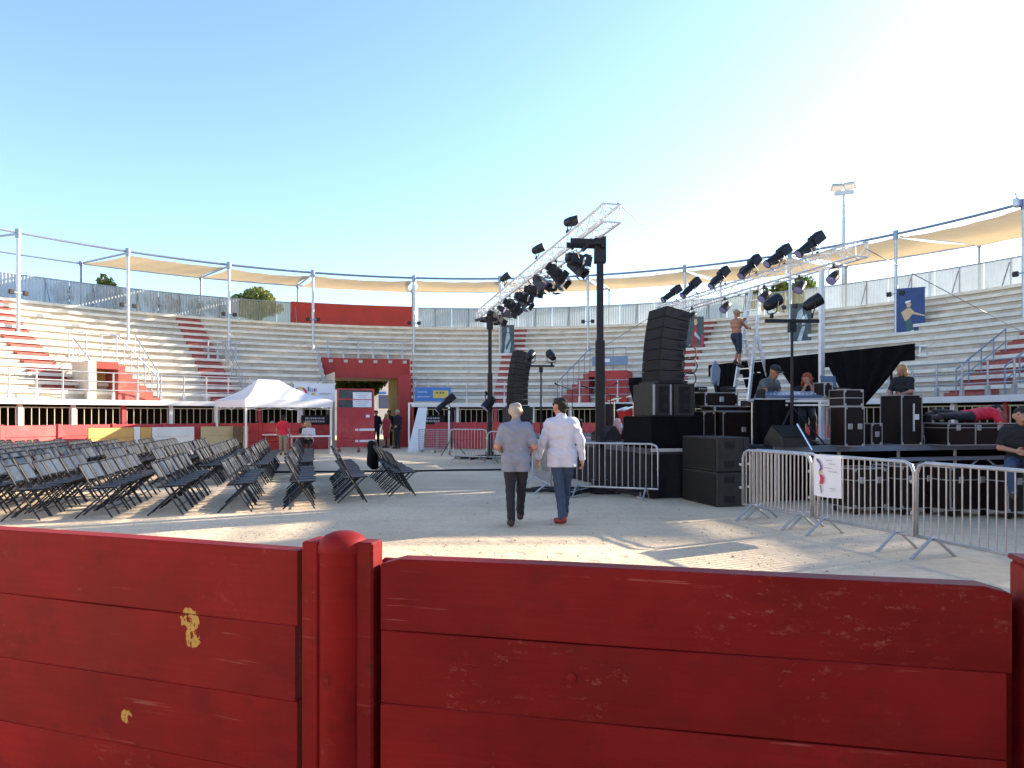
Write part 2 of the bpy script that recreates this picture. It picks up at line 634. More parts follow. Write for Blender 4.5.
def TH(px, r):
    """Arena angle of the far point at radius r that lies in direction px."""
    dx, dy = (px - 512) / FPX, 1.0
    n = math.hypot(dx, dy)
    dx, dy = dx / n, dy / n
    b = dx * CX + dy * CY
    t = b + math.sqrt(b * b - (CX * CX + CY * CY) + r * r)
    return math.atan2(dy * t - CY, dx * t - CX)


def arc_solid(mb, r0, r1, z0, z1, t0, t1, step=R(2.5), mi=0):
    n = max(1, int(round(abs(t1 - t0) / step)))
    vs, fs = [], []
    for i in range(n + 1):
        t = t0 + (t1 - t0) * i / n
        for (r, z) in ((r0, z0), (r1, z0), (r1, z1), (r0, z1)):
            vs.append(L_(r, t, z))
    for i in range(n):
        a = i * 4
        for k in range(4):
            fs.append((a + k, a + (k + 1) % 4, a + 4 + (k + 1) % 4, a + 4 + k))
    fs.append((0, 1, 2, 3))
    fs.append((n * 4 + 3, n * 4 + 2, n * 4 + 1, n * 4))
    mb.add(vs, fs, mi)
    return mb

# ================================================================== ground
mb = MB()
mb.add([(-400, -60, 0), (400, -60, 0), (400, 700, 0), (-400, 700, 0)], [(0, 1, 2, 3)])
ground = tag(mb.build('ground', sand_material()), 'pale beige sand floor of the bullring', None, None, 'structure')

# small stones lying on the sand near the fence
_r = np.random.default_rng(77)
_n = 3600
_d = _r.uniform(4.5, 15, _n)
_x = _r.uniform(-0.62, 0.55, _n) * _d
_s = _r.uniform(0.003, 0.011, _n) * np.where(_r.uniform(size=_n) < 0.05, 2.0, 1.0)
_oct = np.array([(1, 0, 0), (-1, 0, 0), (0, 1, 0), (0, -1, 0), (0, 0, 0.7), (0, 0, -0.5)], float)
_V = (_oct[None] * _s[:, None, None] * _r.uniform(0.7, 1.3, (_n, 6, 1)) + np.stack([_x, _d, _s * 0.25], 1)[:, None, :]).reshape(-1, 3)
_F = np.array([(0, 2, 4), (2, 1, 4), (1, 3, 4), (3, 0, 4), (2, 0, 5), (1, 2, 5), (3, 1, 5), (0, 3, 5)])
_F = (np.arange(_n)[:, None, None] * 6 + _F[None]).reshape(-1, 3)
_me = bpy.data.meshes.new('gravel')
_me.from_pydata(_V.tolist(), [], _F.tolist())
_me.materials.append(mat('pebbles', (0.4, 0.33, 0.25), 0.9, var=0.4, scale=30))
tag(link('gravel', _me), 'scattered small stones on the sand', None, None, 'stuff')

# ================================================================== grandstand
T0, T1 = R(-28), R(206)
R_ROW, RUN, RISE, ZB, NROW = 17.4, 0.546, 0.3465, 2.1, 13
NG = 7                              # rows cut away at the gate
G0, G1 = R(99.3), R(112.0)          # gate opening
BAY = R(12.6)
stand = thing('grandstand', 'pale concrete tiered grandstand curving round the whole sandy ring', 'grandstand', (CX, CY, 0))


def split(lo, hi, cut):
    return [(lo, G0), (G1, hi)] if cut else [(lo, hi)]


for i in range(NROW):
    r = R_ROW + RUN * i
    z0, z1 = ZB + RISE * i, ZB + RISE * (i + 1)
    for (a, b) in split(T0, T1, i < NG):
        row = arc_solid(MB(), r, r + RUN + 0.03, z0 - 0.1, z1, a, b).build('seating_row', M['concrete'], stand)
        arc_solid(MB(), r - 0.1, r + 0.26, z1 - 0.1, z1 + 0.025, a + R(0.05), b - R(0.05)).build('seat_edge', M['seat_edge'], row)
ZTOP = ZB + RISE * NROW
arc_solid(MB(), R_ROW + RUN * NROW - 0.02, 29.4, ZTOP - 0.1, ZTOP + 0.12, T0, T1).build('rim_walkway', M['concrete'], stand)
arc_solid(MB(), 29.4, 29.6, -0.2, ZTOP + 0.1, T0, G0 - R(1)).build('outer_wall', M['concrete'], stand)
arc_solid(MB(), 29.4, 29.6, -0.2, ZTOP + 0.1, G1 + R(1), T1).build('outer_wall', M['concrete'], stand)
for (a, b) in split(T0, T1, True):
    arc_solid(MB(), 16.15, R_ROW + 0.05, 1.93, ZB + 0.02, a, b).build('walkway_slab', M['white_slab'], stand)
    arc_solid(MB(), 16.3, 16.5, 0, 1.12, a, b).build('low_wall', M['redfence'], stand)
    arc_solid(MB(), 18.0, 18.1, 0, 1.95, a, b).build('back_wall', M['dark'], stand)  # near-black colour stands for the shaded space under the walkway
# the same stand goes on behind the camera, set a little further back
arc_solid(MB(), 18.35, 18.6, 0, 2.15, R(207), R(331)).build('low_wall', M['concrete'], stand)
for i in range(NROW):
    r = R_ROW + 1.2 + RUN * i
    row = arc_solid(MB(), r, r + RUN + 0.03, ZB + RISE * i - 0.1, ZB + RISE * (i + 1), R(207), R(331)).build('seating_row', M['concrete'], stand)
    arc_solid(MB(), r - 0.1, r + 0.26, ZB + RISE * (i + 1) - 0.1, ZB + RISE * (i + 1) + 0.025, R(207.1), R(330.9)).build('seat_edge', M['seat_edge'], row)
# barred openings under the slab, bay by bay
t = T0
k = 0
while t < T1 - R(1):
    t2 = min(t + R(6.3), T1)
    mid = (t + t2) / 2
    if not (G0 - R(1) < mid < G1 + R(1)):
        mb = MB()
        n = 7
        for j in range(n):
            tt = t + (t2 - t) * (j + 0.5) / n
            mb.tube(L_(16.4, tt, 1.1), L_(16.4, tt, 1.84), 0.016, n=6)
        arc_solid(mb, 16.385, 16.415, 1.8, 1.84, t, t2)
        gr = mb.build('window_bars', M['bar'], stand)
        m2 = MB().box(L_(16.4, t, 1.5), (0.12, 0.14, 0.86), Matrix.Rotation(t, 3, 'Z'))
        m2.build('support_post', M['white_slab'] if k % 3 else M['redfence'], stand)
    t = t2
    k += 1


def rail_arc(t0, t1, r, z, heights, posts, name, m, h=1.02):
    mb = MB()
    n = max(2, int((t1 - t0) / R(2.1)))
    for hh in heights:
        mb.path([L_(r, t0 + (t1 - t0) * j / n, z + hh) for j in range(n + 1)], 0.024, 6)
    for j in range(posts):
        tt = t0 + (t1 - t0) * (j + 0.5) / posts
        mb.tube(L_(r, tt, z - 0.02), L_(r, tt, z + h), 0.03, n=6)
        mb.box(L_(r, tt, z + 0.14), (0.1, 0.1, 0.3), Matrix.Rotation(tt, 3, 'Z'))
    return mb.build(name, m, stand)


t = T0
while t < T1 - R(1):
    t2 = min(t + R(6.3), T1)
    if t2 <= G0 + R(0.5) or t >= G1 - R(0.5):
        rail_arc(t, t2, 16.22, ZB + 0.02, (0.36, 0.68, 1.02), 2, 'guard_rail', M['galv'])
    elif t < G0 < t2:
        rail_arc(t, G0, 16.22, ZB + 0.02, (0.36, 0.68, 1.02), 1, 'guard_rail', M['galv'])
    elif t < G1 < t2:
        rail_arc(G1, t2, 16.22, ZB + 0.02, (0.36, 0.68, 1.02), 1, 'guard_rail', M['galv'])
    t = t2
rail_arc(G0, G1, 20.86, 4.5, (0.5, 0.95), 6, 'guard_rail', M['galv'], 0.95)
rail_arc(TH(240, 20.5), TH(203, 20.5) + R(0), 20.4, ZB + RISE * 6, (0.45, 0.9), 4, 'guard_rail', M['galv'], 0.9)


def aisle(th, i0=0, i1=10, w=1.25):
    i0, i1 = int(i0 * 1.3), int(round(i1 * 1.3))
    for i in range(i0, i1):
        r = R_ROW + RUN * i
        z = ZB + RISE * i
        hw = w / 2 / r
        mb = MB()
        arc_solid(mb, r - 0.03, r + 0.02, z + 0.03, z + RISE - 0.105, th - hw, th + hw, R(1))
        arc_solid(mb, r - 0.28, r - 0.02, z - 0.05 if i else z + 0.03, z + 0.16, th - hw, th + hw, R(1))
        mb.build('aisle_step', M['red_step'], stand)


def slope_rail(th, i0, i1, m='galv'):
    i0, i1 = int(round(i0 * 1.3)), int(round(i1 * 1.3))
    mb = MB()
    p0 = L_(R_ROW + RUN * i0 - 0.1, th, ZB + RISE * i0)
    p1 = L_(R_ROW + RUN * i1 - 0.1, th, ZB + RISE * i1)
    up = Vector((0, 0, 1))
    mb.path([p0, p0 + up * 0.92, p1 + up * 0.92, p1], 0.026, 6)
    mb.tube(p0 + up * 0.5, p1 + up * 0.5, 0.02, n=6)
    for j in range(1, i1 - i0):
        q = L_(R_ROW + RUN * (i0 + j) - 0.1, th, ZB + RISE * (i0 + j) - 0.1)
        mb.tube(q, q + up * 1.02, 0.022, n=6)
    mb.build('stair_rail', M[m], stand)


for (px, rr, i0, i1) in ((38, 19.5, 1, 10), (203, 21, 0, 10), (512, 21, 0, 10), (698, 22.5, 0, 10), (1003, 18.6, 0, 6), (1180, 19, 0, 10), (-120, 20, 0, 10)):
    aisle(TH(px, rr), i0, i1, 1.15 if px != 1003 else 1.7)
slope_rail(TH(236, 19), 0, 4)
slope_rail(TH(228, 19.6), 2, 5)
slope_rail(TH(148, 19), 1, 5)
slope_rail(TH(84, 19), 1, 4)
slope_rail(G1 + R(0.6), 0, 5)
slope_rail(G0 - R(0.4), 0, 5)
slope_rail(TH(986, 18.6), 0, 3, 'bluesteel')
slope_rail(TH(1040, 18.6), 0, 3, 'bluesteel')


def stair_block(px, flip, label):
    th = TH(px, 17.4)
    rt = thing('stair_block', label, 'staircase', A(16.95, th, ZB + 0.02), th - math.pi / 2)
    s = -1 if flip else 1
    H, n = 1.5, 6
    # platform to one side, six steps running down to the other
    w = MB()
    w.prism([(s * 0.15, 0.06, 0), (s * 1.75, 0.06, 0), (s * 1.75, 0.06, H), (s * 1.15, 0.06, H), (s * 1.15, 0.06, 0.0)][:4] if False else
            [(s * 0.75, 0.0, 0), (s * (1.05 if flip else 1.75), 0.0, 0), (s * (1.05 if flip else 1.75), 0.0, H), (s * 0.75, 0.0, H)], (0, 1.5, 0))
    w.build('side_wall', M['concrete' if flip else 'red_wall'], rt)
    MB().box((s * 0.35, 0.75, H - 0.14), (0.8, 1.5, 0.28)).build('lintel', M['red_wall'], rt)
    MB().box((s * 0.35, 1.2, 0.7), (0.8, 0.06, 1.42)).build('doorway_back', M['ochre'], rt)
    for j in range(n):
        h = H * (n - j) / (n + 0.0)
        MB().box((s * (-0.05 - 0.27 * j - 0.135), 0.6, (h - 0.12) / 2), (0.27, 1.2, h - 0.12)).build('step', M['red_step'], rt)
    mb = MB()
    zz = H
    mb.path([(s * 1.7, 0.05, zz), (s * 1.7, 0.05, zz + 1.05), (s * 0.0, 0.05, zz + 1.05), (s * -1.6, 0.05, 1.0), (s * -1.6, 0.05, 0)], 0.025, 6)
    mb.tube((s * 1.7, 0.05, zz + 0.55), (s * 0, 0.05, zz + 0.55), 0.02, n=6)
    for x in (1.1, 0.55, 0.0):
        mb.tube((s * x, 0.05, zz - 0.05), (s * x, 0.05, zz + 1.05), 0.022, n=6)
    for j in range(1, 6):
        x = -0.27 * j
        mb.tube((s * x, 0.05, H * (n - j) / n - 0.2), (s * x, 0.05, H + 1.05 - (H + 0.05) * (j * 0.27 / 1.6)), 0.018, n=6)
    mb.build('hand_rail', M['bluesteel'], rt)
    return rt


sb1 = stair_block(592, False, 'red stair block with steel railings on the stand behind the tall tower')
M['greyblue'] = mat('faded_blue_cloth', (0.22, 0.28, 0.38), 0.8)
mb = MB().box((0.95, -0.02, 1.95), (1.7, 0.02, 0.42)).build('blue_banner_strip', M['greyblue'], sb1)
MB().box((0.75, -0.035, 1.97), (0.42, 0.012, 0.16)).build('white_print', M['paper'], mb)
stair_block(112, True, 'sunlit red stair block with ochre doorway on the stand at far left')

# ------------------------------------------------------------------ gate
gate = thing('arena_gate', 'red concrete gateway cut through the stand with deep red lintel', 'gateway', (CX, CY, 0))
arc_solid(MB(), 20.72, 21.0, 3.5, 4.52, G0 - R(0.5), G1 + R(0.5)).build('lintel', M['red_wall'], gate)
arc_solid(MB(), 21.0, 24.2, 3.5, 3.7, G0, G1).build('tunnel_ceiling', M['concrete'], gate)
for s in range(6):
    tt = G0 + (G1 - G0) * (s + 0.35) / 6
    MB().box(L_(20.69, tt, 4.36), (0.05, 0.2, 0.15), Matrix.Rotation(tt, 3, 'Z')).build('lamp_box', M['concrete'], gate)
arc_solid(MB(), 17.2, 20.72, 0, 3.5, G0 + R(0.05), G0 + R(1.9)).build('pier', M['red_wall'], gate)
arc_solid(MB(), 21.5, 26.2, 0, 3.5, G0 + R(1.0), G0 + R(2.6)).build('yellow_pier', M['ochre'], gate)
arc_solid(MB(), 16.2, 26.2, 0, 3.5, G1 - R(0.3), G1 - R(0.05)).build('tunnel_wall', M['concrete'], gate)
for (t_, m_) in ((G1 + R(0.02), 'concrete'), (G0 - R(0.35), 'red_wall')):
    mb = MB()
    poly = [L_(16.2, t_, 0.0), L_(21.15, t_, 0.0), L_(21.15, t_, 4.4)]
    for i in range(NG - 1, -1, -1):
        poly += [L_(R_ROW + RUN * i - 0.02, t_, ZB + RISE * (i + 1) - 0.02), L_(R_ROW + RUN * i - 0.02, t_, ZB + RISE * i - 0.02)]
    poly.append(L_(16.2, t_, ZB - 0.02))
    nrm = Vector((-math.sin(t_), math.cos(t_), 0)) * 0.1
    mb.prism(poly, nrm)
    mb.build('stepped_side_wall', M[m_], gate)

# open gate leaf with papers
p = A(14.75, TH(337, 14.75))
q = A(14.75, TH(374, 14.75))
ang = math.atan2((q - p).y, (q - p).x)
wd = (q - p).length
leaf = thing('gate_leaf', 'tall red gate leaf with two white paper notices', 'gate', p, ang)
MB().box((wd / 2, 0, 0.98), (wd, 0.07, 1.66), ch=0.01).build('lower_panel', M['redfence'], leaf)
MB().box((wd / 2, 0.01, 2.25), (wd - 0.1, 0.03, 0.86)).build('mesh_infill', M['posterdark'], leaf)
for x in (0.03, wd - 0.03):
    MB().box((x, 0, 1.4), (0.07, 0.09, 2.6)).build('stile', M['redfence'], leaf)
for z in (1.84, 2.24, 2.68):
    MB().box((wd / 2, -0.012, z), (wd - 0.08, 0.06, 0.07)).build('rail', M['redfence'], leaf)
for (z, x0) in ((0.9, 0.78), (0.4, 0.78)):
    MB().box((x0 + 0.42, -0.05, z), (0.85, 0.03, 0.1)).build('white_bar', M['paper'], leaf)
for z in (2.05, 2.4):
    pp = MB().box((wd - 0.52, -0.06, z), (0.82, 0.012, 0.31)).build('paper_notice', M['paper'], leaf)
    mb = MB()
    for j in range(3):
        mb.box((wd - 0.52, -0.0685, z + 0.09 - 0.08 * j), (0.6 - 0.12 * j, 0.004, 0.025))
    mb.build('printed_lines', M['textgrey'], pp)
MB().box((wd - 0.28, -0.05, 1.5), (0.16, 0.04, 0.12)).build('lock_plate', M['paper'], leaf)

# small red trolley frame in front of the leaf
tr = thing('gate_trolley', 'small red tubular frame on castors before the gate leaf', 'trolley', W(346, 447, 28.6) * Vector((1, 1, 0)) if False else Vector((-6.75, 29.4, 0)), 0.1)
mb = MB()
mb.path([(-0.4, 0, 0.12), (-0.4, 0, 1.0), (0.4, 0, 1.0), (0.4, 0, 0.12)], 0.03, 6)
for z in (0.3, 0.65):
    mb.tube((-0.4, 0, z), (0.4, 0, z), 0.02, n=6)
for s in (-0.4, 0.4):
    mb.beam((s, -0.3, 0.12), (s, 0.3, 0.12), 0.05, 0.05)
mb.build('frame', M['redfence'], tr)
for x in (-0.4, 0.4):
    for y in (-0.27, 0.27):
        MB().tube((x - 0.02, y, 0.06), (x + 0.02, y, 0.06), 0.06, n=10).build('wheel', M['black'], tr)

# ------------------------------------------------------------------ inner ring fence (barrera) seen across the sand
ring = thing('ring_fence', 'low red plank fence around the far side of the sand', 'fence', (CX, CY, 0))
RB = 14.9
t = R(2)
while t < R(176):
    t2 = t + R(7.2)
    if t2 < G0 + R(1.5) or t > G1 - R(0.5):
        a, b = L_(RB, t + R(0.15)), L_(RB, t2 - R(0.15))
        for j in range(3):
            z = 0.22 + 0.4 * j
            MB().beam(a + Vector((0, 0, z)), b + Vector((0, 0, z)), 0.07, 0.385, ch=0.012).build('board', M['redfence'], ring)
        MB().box(L_(RB, t, 0.62), (0.16, 0.16, 1.24), Matrix.Rotation(t, 3, 'Z'), ch=0.02).build('post', M['redfence'], ring)
    t = t2
# small white lettering on the fence back either side of the gate
for (px, lbl) in ((316, 'two lines of small white lettering beside the tent leg'), (431, 'two lines of small white lettering behind the leaning panel')):
    th = TH(px, 16.28)
    rt = thing('lettered_board', lbl, 'sign', A(16.27, th, 1.12), th - math.pi / 2)
    rt.location.z = 1.12
    MB().box((0, 0, 0.21), (1.3, 0.03, 0.42)).build('panel', M['dark'], rt)
    for row_ in range(2):
        x = -0.45
        rnd = random.Random(px + row_)
        mb = MB()
        while x < 0.42:
            w_ = rnd.uniform(0.04, 0.07)
            mb.box((x, -0.02, 0.28 - 0.14 * row_), (w_, 0.01, 0.085))
            x += w_ + 0.035
        mb.build('letters', M['textgrey'], rt)

# loose pale boards in front of the fence at the left
for (x0, x1, m_, lbl, h) in ((88, 133, 'wood', 'ochre wooden board panel before the red fence', 1.08),
                             (134, 140, 'white_slab', 'narrow white post panel between two ochre boards', 1.1),
                             (141, 151, 'wood', 'short ochre board next to the sunlit white panel', 1.08),
                             (152, 194, 'white_slab', 'long sunlit white panel before the red fence', 1.08),
                             (201, 233, 'beige', 'beige board panel left of the dark crate', 1.08),
                             (243, 248, 'beige', 'narrow beige board by the white tent', 1.08)):
    rr = 14.3
    a, b = A(rr, TH(x0, rr)), A(rr, TH(x1, rr))
    rt = thing('board_panel', lbl, 'panel', a, math.atan2((b - a).y, (b - a).x))
    ln = (b - a).length
    n = 3
    for j in range(n):
        MB().box((ln / 2, 0, 0.02 + h / n * (j + 0.5)), (ln, 0.05, h / n - 0.008), ch=0.006).build('plank', M[m_], rt)
    for x in (0.06, ln - 0.06):
        MB().box((x, 0.06, h / 2), (0.08, 0.07, h)).build('batten', M[m_], rt)
rr = 14.2
a = A(rr, TH(238, rr))
rt = thing('dark_crate', 'dark wooden crate between two beige boards', 'crate', a, 0.5)
MB().box((0, 0, 0.55), (0.36, 0.4, 1.06), ch=0.01).build('body', M['bark'], rt)
MB().box((0, -0.21, 0.3), (0.26, 0.02, 0.3)).build('front_opening', M['dark'], rt)

# ------------------------------------------------------------------ rim fence
rim = thing('rim_fence', 'corrugated pale sheet fence along the top of the stands', 'fence', (CX, CY, 0))
RW0, RW1 = TH(412, 25.0), TH(291, 25.0)
PANEL_W = 0.98
NCOR = 7


def corr_mesh(m):
    b = MB()
    vs, fs = [], []
    for i in range(NCOR * 2 + 1):
        x = -PANEL_W / 2 + PANEL_W * i / (NCOR * 2)
        y = 0.03 if i % 2 else -0.03
        vs += [(x, y, 0), (x, y, 1.12)]
    for i in range(NCOR * 2):
        fs.append((2 * i, 2 * i + 2, 2 * i + 3, 2 * i + 1))
    b.add(vs, fs)
    return b.mesh('panel', m)


pan_new, pan_old = corr_mesh(M['sheet']), corr_mesh(M['sheet_old'])
post_mesh = MB().box((0, 0, 0.6), (0.06, 0.06, 1.26)).mesh('post', M['bluesteel'])
brace_mesh = MB().beam((0, -0.04, 1.0), (0, -0.55, 0.02), 0.035, 0.035, up=(1, 0, 0)).mesh('brace', M['bluesteel'])
cap_mesh = MB().box((0, 0, 1.14), (PANEL_W + 0.02, 0.05, 0.05)).mesh('top_rail', M['bluesteel'])
step = PANEL_W * 1.02 / 25.0
t = T0
k = 0
th_old = [(TH(292, 25), TH(232, 25)), (TH(812, 25), TH(730, 25))]
while t < T1:
    tm = t + step / 2
    if not (RW0 - R(0.6) < tm < RW1 + R(0.6)):
        old = any(lo < tm < hi for (lo, hi) in th_old)
        pz = Vector((0, 0, ZTOP + 0.16))
        rot = tm - math.pi / 2
        o = link('panel', pan_old if old else pan_new, rim, L_(25.0, tm) + pz)
        o.rotation_euler.z = rot
        o = link('top_rail', cap_mesh, rim, L_(25.0, tm) + pz)
        o.rotation_euler.z = rot
        if k % 2 == 0:
            o = link('post', post_mesh, rim, L_(25.05, t, ZTOP + 0.1))
            o.rotation_euler.z = t - math.pi / 2
            o = link('brace', brace_mesh, rim, L_(24.97, t, ZTOP + 0.12))
            o.rotation_euler.z = t - math.pi / 2
    t += step
    k += 1
rw = arc_solid(MB(), 24.9, 25.2, ZTOP + 0.06, ZTOP + 1.36, RW0, RW1).build('rim_wall', M['red_wall'])
rw.location = (CX, CY, 0)
tag(rw, 'plain dark red wall on the rim directly above the gateway', 'wall')

# ------------------------------------------------------------------ awning frames and sails
ZA = 8.95
RI, RO, ZO = 21.5, 28.8, 9.55
pole_px = [18, 128, 229, 313, 414, 500, 588, 685, 790, 896, 1024]
angs = [TH(p_, RI) for p_ in pole_px]
angs = [angs[0] + R(12) * k_ for k_ in (3, 2, 1)] + angs + [angs[-1] - R(12.7) * k_ for k_ in (1, 2, 3)]
n_p = len(angs)
for j, th in enumerate(angs):
    row_i = int((RI - R_ROW) / RUN)
    zb = ZB + RISE * (row_i + 1)
    vis = 3 <= j <= 13
    lbl = ('%s awning frame counted from the frame at the photo\'s left edge' % ORD[j - 3]) if vis else \
        ('awning frame outside the picture, number %s %s' % (ORD[j if j < 3 else j - 14], 'on the left' if j < 3 else 'on the right'))
    fr = thing('awning_frame', lbl, 'awning frame', (CX, CY, 0), 0, 'awning frames on the stands')
    MB().path([L_(RI, th, zb - 0.02), L_(RI, th, ZA + 0.15)], 0.07, 10).build('inner_post', M['galv'], fr, True)
    MB().box(L_(RI, th, zb + 0.04), (0.28, 0.28, 0.05), Matrix.Rotation(th, 3, 'Z')).build('base_plate', M['galv'], fr)
    MB().path([L_(RO, th, ZTOP + 0.1), L_(RO, th, ZO - 0.02)], 0.055, 10).build('outer_post', M['bluesteel'], fr, True)
    MB().tube(L_(RI, th, ZA), L_(RO, th, ZO), 0.05, n=8).build('radial_beam', M['bluesteel'], fr, True)
    MB().tube(L_(RI, th, ZA - 0.16), L_(RI, th, ZA + 0.2), 0.11, n=10).build('collar', M['bluesteel'], fr, True)
    MB().tube(L_(RO, th, ZO - 0.12), L_(RO, th, ZO + 0.12), 0.1, n=10).build('collar', M['bluesteel'], fr, True)
    if j + 1 < n_p:
        t2 = angs[j + 1]
        ns = 5
        MB().path([L_(RI, th + (t2 - th) * s / ns, ZA + 0.06) for s in range(ns + 1)], 0.055, 8).build('ring_beam', M['bluesteel'], fr, True)
        MB().path([L_(RO, th + (t2 - th) * s / ns, ZO) for s in range(ns + 1)], 0.045, 8).build('back_beam', M['bluesteel'], fr, True)
    for s in (-1, 1):
        off = Vector((-math.sin(th), math.cos(th), 0)) * 0.26 * s
        MB().box(L_(RI - 0.05, th, 6.55) + off, (0.13, 0.2, 0.19), Matrix.Rotation(th, 3, 'Z'), ch=0.03).build('loudspeaker', M['speaker'], fr)
    MB().beam(L_(RI - 0.05, th, 6.55) + Vector((-math.sin(th), math.cos(th), 0)) * 0.3, L_(RI - 0.05, th, 6.55) - Vector((-math.sin(th), math.cos(th), 0)) * 0.3, 0.05, 0.05).build('bracket', M['bluesteel'], fr)

si = 0
for j in range(n_p - 1):
    if j < 4 or j in (14,):  # gap lets sun onto the sand; unseen sail beyond is added to shade it
        continue
    ta, tb = angs[j], angs[j + 1]
    si += 1
    rnd = random.Random(j * 7 + 1)
    sag = rnd.uniform(0.05, 0.16)
    in_drop = rnd.uniform(0.0, 0.12)
    out_drop = rnd.uniform(-0.05, 0.06)

    def sail(u, v, ta=ta, tb=tb, sag=sag, idr=in_drop, odr=out_drop):
        cu = 4 * v * (1 - v)
        cv = 4 * u * (1 - u)
        uu = u + (0.5 - u) * 2 * 0.04 * cu
        uu = 0.008 + 0.984 * uu
        vv = v + (0.5 - v) * 2 * 0.02 * cv
        t_ = ta + (tb - ta) * uu
        r_ = RI + 0.12 + (RO - RI - 0.24) * vv
        z_ = ZA + (ZO - ZA) * vv - 0.06 - sag * cv * cu - idr * (1 - v) * (0.35 + 0.65 * cv) + odr * v
        z_ += 0.012 * math.sin(u * 23 + v * 4 + j)
        return L_(r_, t_, z_)
    lbl = ('%s tan shade sail counted from the photo\'s left' % ORD[si - 1]) if j < 14 else 'unseen tan shade sail added on the right to shade the sand, %s' % ORD[j - 14]
    o = MB().grid(sail, 18, 10).build('shade_sail', M['sail'], None, 'all')
    o.location = (CX, CY, 0)
    tag(o, lbl, 'shade sail', 'shade sails over the stands')

# small floodlight clamped to the awning frame at the right edge
th = angs[13]
o = thing('small_floodlight', 'small grey floodlight clamped under the awning at the right edge', 'floodlight', W(1017, 203, 25.0), 0.6)
MB().box((0, 0, 0), (0.3, 0.2, 0.3), ch=0.03).build('housing', M['galv'], o)
MB().box((0, -0.11, 0), (0.24, 0.02, 0.24)).build('glass', M['lens'], o)
MB().tube((0, 0.0, 0.14), (0.1, 0.1, 0.42), 0.02, n=6).build('bracket', M['bluesteel'], o)

# ------------------------------------------------------------------ posters on the poles
def poster(px, rr, y0, y1, w, m, label, figure):
    th = TH(px, RI)
    base = A(RI - 0.15, th)
    d = base.y
    ztop = CAM_Z + (HORIZON - y0) / FPX * d
    zbot = CAM_Z + (HORIZON - y1) / FPX * d
    face = math.atan2(base.y, base.x) - math.pi / 2
    rt = thing('hanging_poster', label, 'poster', (base.x, base.y, zbot), face, 'posters hung on the awning posts')
    h = ztop - zbot
    MB().box((0.1 + w / 2, 0, h / 2), (w, 0.03, h)).build('sheet', M[m], rt)
    for z in (0.02, h - 0.02):
        MB().tube((0.0, 0.01, z), (0.14 + w, 0.01, z), 0.02, n=6).build('hanging_bar', M['galv'], rt)
    for i, (pts, mm) in enumerate(figure):
        poly = [(0.1 + x * w, -0.0175 - 0.0015 * i, z * h) for (x, z) in pts]
        MB().prism(poly, (0, -0.0015, 0)).build('printed_shape', M[mm], rt)


M['skinprint'] = mat('flesh_print', (0.62, 0.42, 0.24), 0.6)
M['silverprint'] = mat('silver_print', (0.42, 0.48, 0.5), 0.5, var=0.4, scale=7)
M['greenprint'] = mat('green_print', (0.05, 0.12, 0.11), 0.6, var=0.3, scale=9)
dancer = [([(0.15, 0.5), (0.3, 0.31), (0.46, 0.38), (0.62, 0.5), (0.5, 0.58), (0.36, 0.58)], 'skinprint'),
          ([(0.44, 0.44), (0.6, 0.5), (1.0, 0.42), (1.0, 0.4), (0.6, 0.45)], 'skinprint'),
          ([(0.36, 0.6), (0.34, 0.68), (0.46, 0.72), (0.52, 0.66), (0.46, 0.59)], 'skinprint'),
          ([(0.3, 0.32), (0.48, 0.37), (0.58, 0.2), (0.62, 0.1), (0.34, 0.1)], 'greenprint'),
          ([(0.3, 0.68), (0.3, 0.72), (0.5, 0.745), (0.5, 0.72), (0.38, 0.69)], 'paper'),
          ([(0.2, 0.03), (0.3, 0.07), (0.6, 0.13), (0.62, 0.09), (0.4, 0.06), (0.22, 0.0)], 'paper')]
swirl = [([(0.2, 0.55), (0.35, 0.8), (0.55, 0.88), (0.6, 0.75), (0.45, 0.6), (0.3, 0.5)], 'silverprint'),
         ([(0.5, 0.6), (0.75, 0.75), (0.85, 0.62), (0.7, 0.5), (0.55, 0.48)], 'silverprint'),
         ([(0.3, 0.12), (0.55, 0.45), (0.7, 0.45), (0.5, 0.1)], 'silverprint'),
         ([(0.5, 0.62), (0.6, 0.72), (0.7, 0.66), (0.62, 0.56)], 'paper')]
redfig = [([(0.25, 0.02), (0.35, 0.5), (0.45, 0.75), (0.6, 0.75), (0.65, 0.5), (0.5, 0.02)], 'posterred'),
          ([(0.45, 0.78), (0.46, 0.92), (0.6, 0.94), (0.64, 0.82), (0.56, 0.76)], 'skinprint'),
          ([(0.5, 0.6), (0.8, 0.4), (0.78, 0.34), (0.45, 0.5)], 'silverprint'),
          ([(0.85, 0.2), (0.88, 0.5), (0.98, 0.5), (0.97, 0.2)], 'redprint')]
greyfig = [([(0.2, 0.05), (0.3, 0.5), (0.4, 0.75), (0.62, 0.75), (0.75, 0.45), (0.6, 0.05)], 'silverprint'),
           ([(0.42, 0.78), (0.43, 0.92), (0.58, 0.93), (0.62, 0.82), (0.54, 0.76)], 'silverprint'),
           ([(0.3, 0.3), (0.7, 0.62), (0.8, 0.55), (0.4, 0.2)], 'greenprint')]
poster(896, RI, 289, 337, 1.0, 'posterblue', 'deep blue poster of a dancer with one arm out, right stand', dancer)
poster(790, RI, 304, 346, 0.86, 'posterdark', 'grey poster with pale swirl behind the twin lamp stand', swirl)
poster(685, RI, 317, 353, 0.86, 'posterdark', 'dark poster with red figure beside the line array', redfig)
poster(500, RI, 325, 357, 0.68, 'posterdark', 'narrow dark poster with silver figure above the far line array', greyfig)

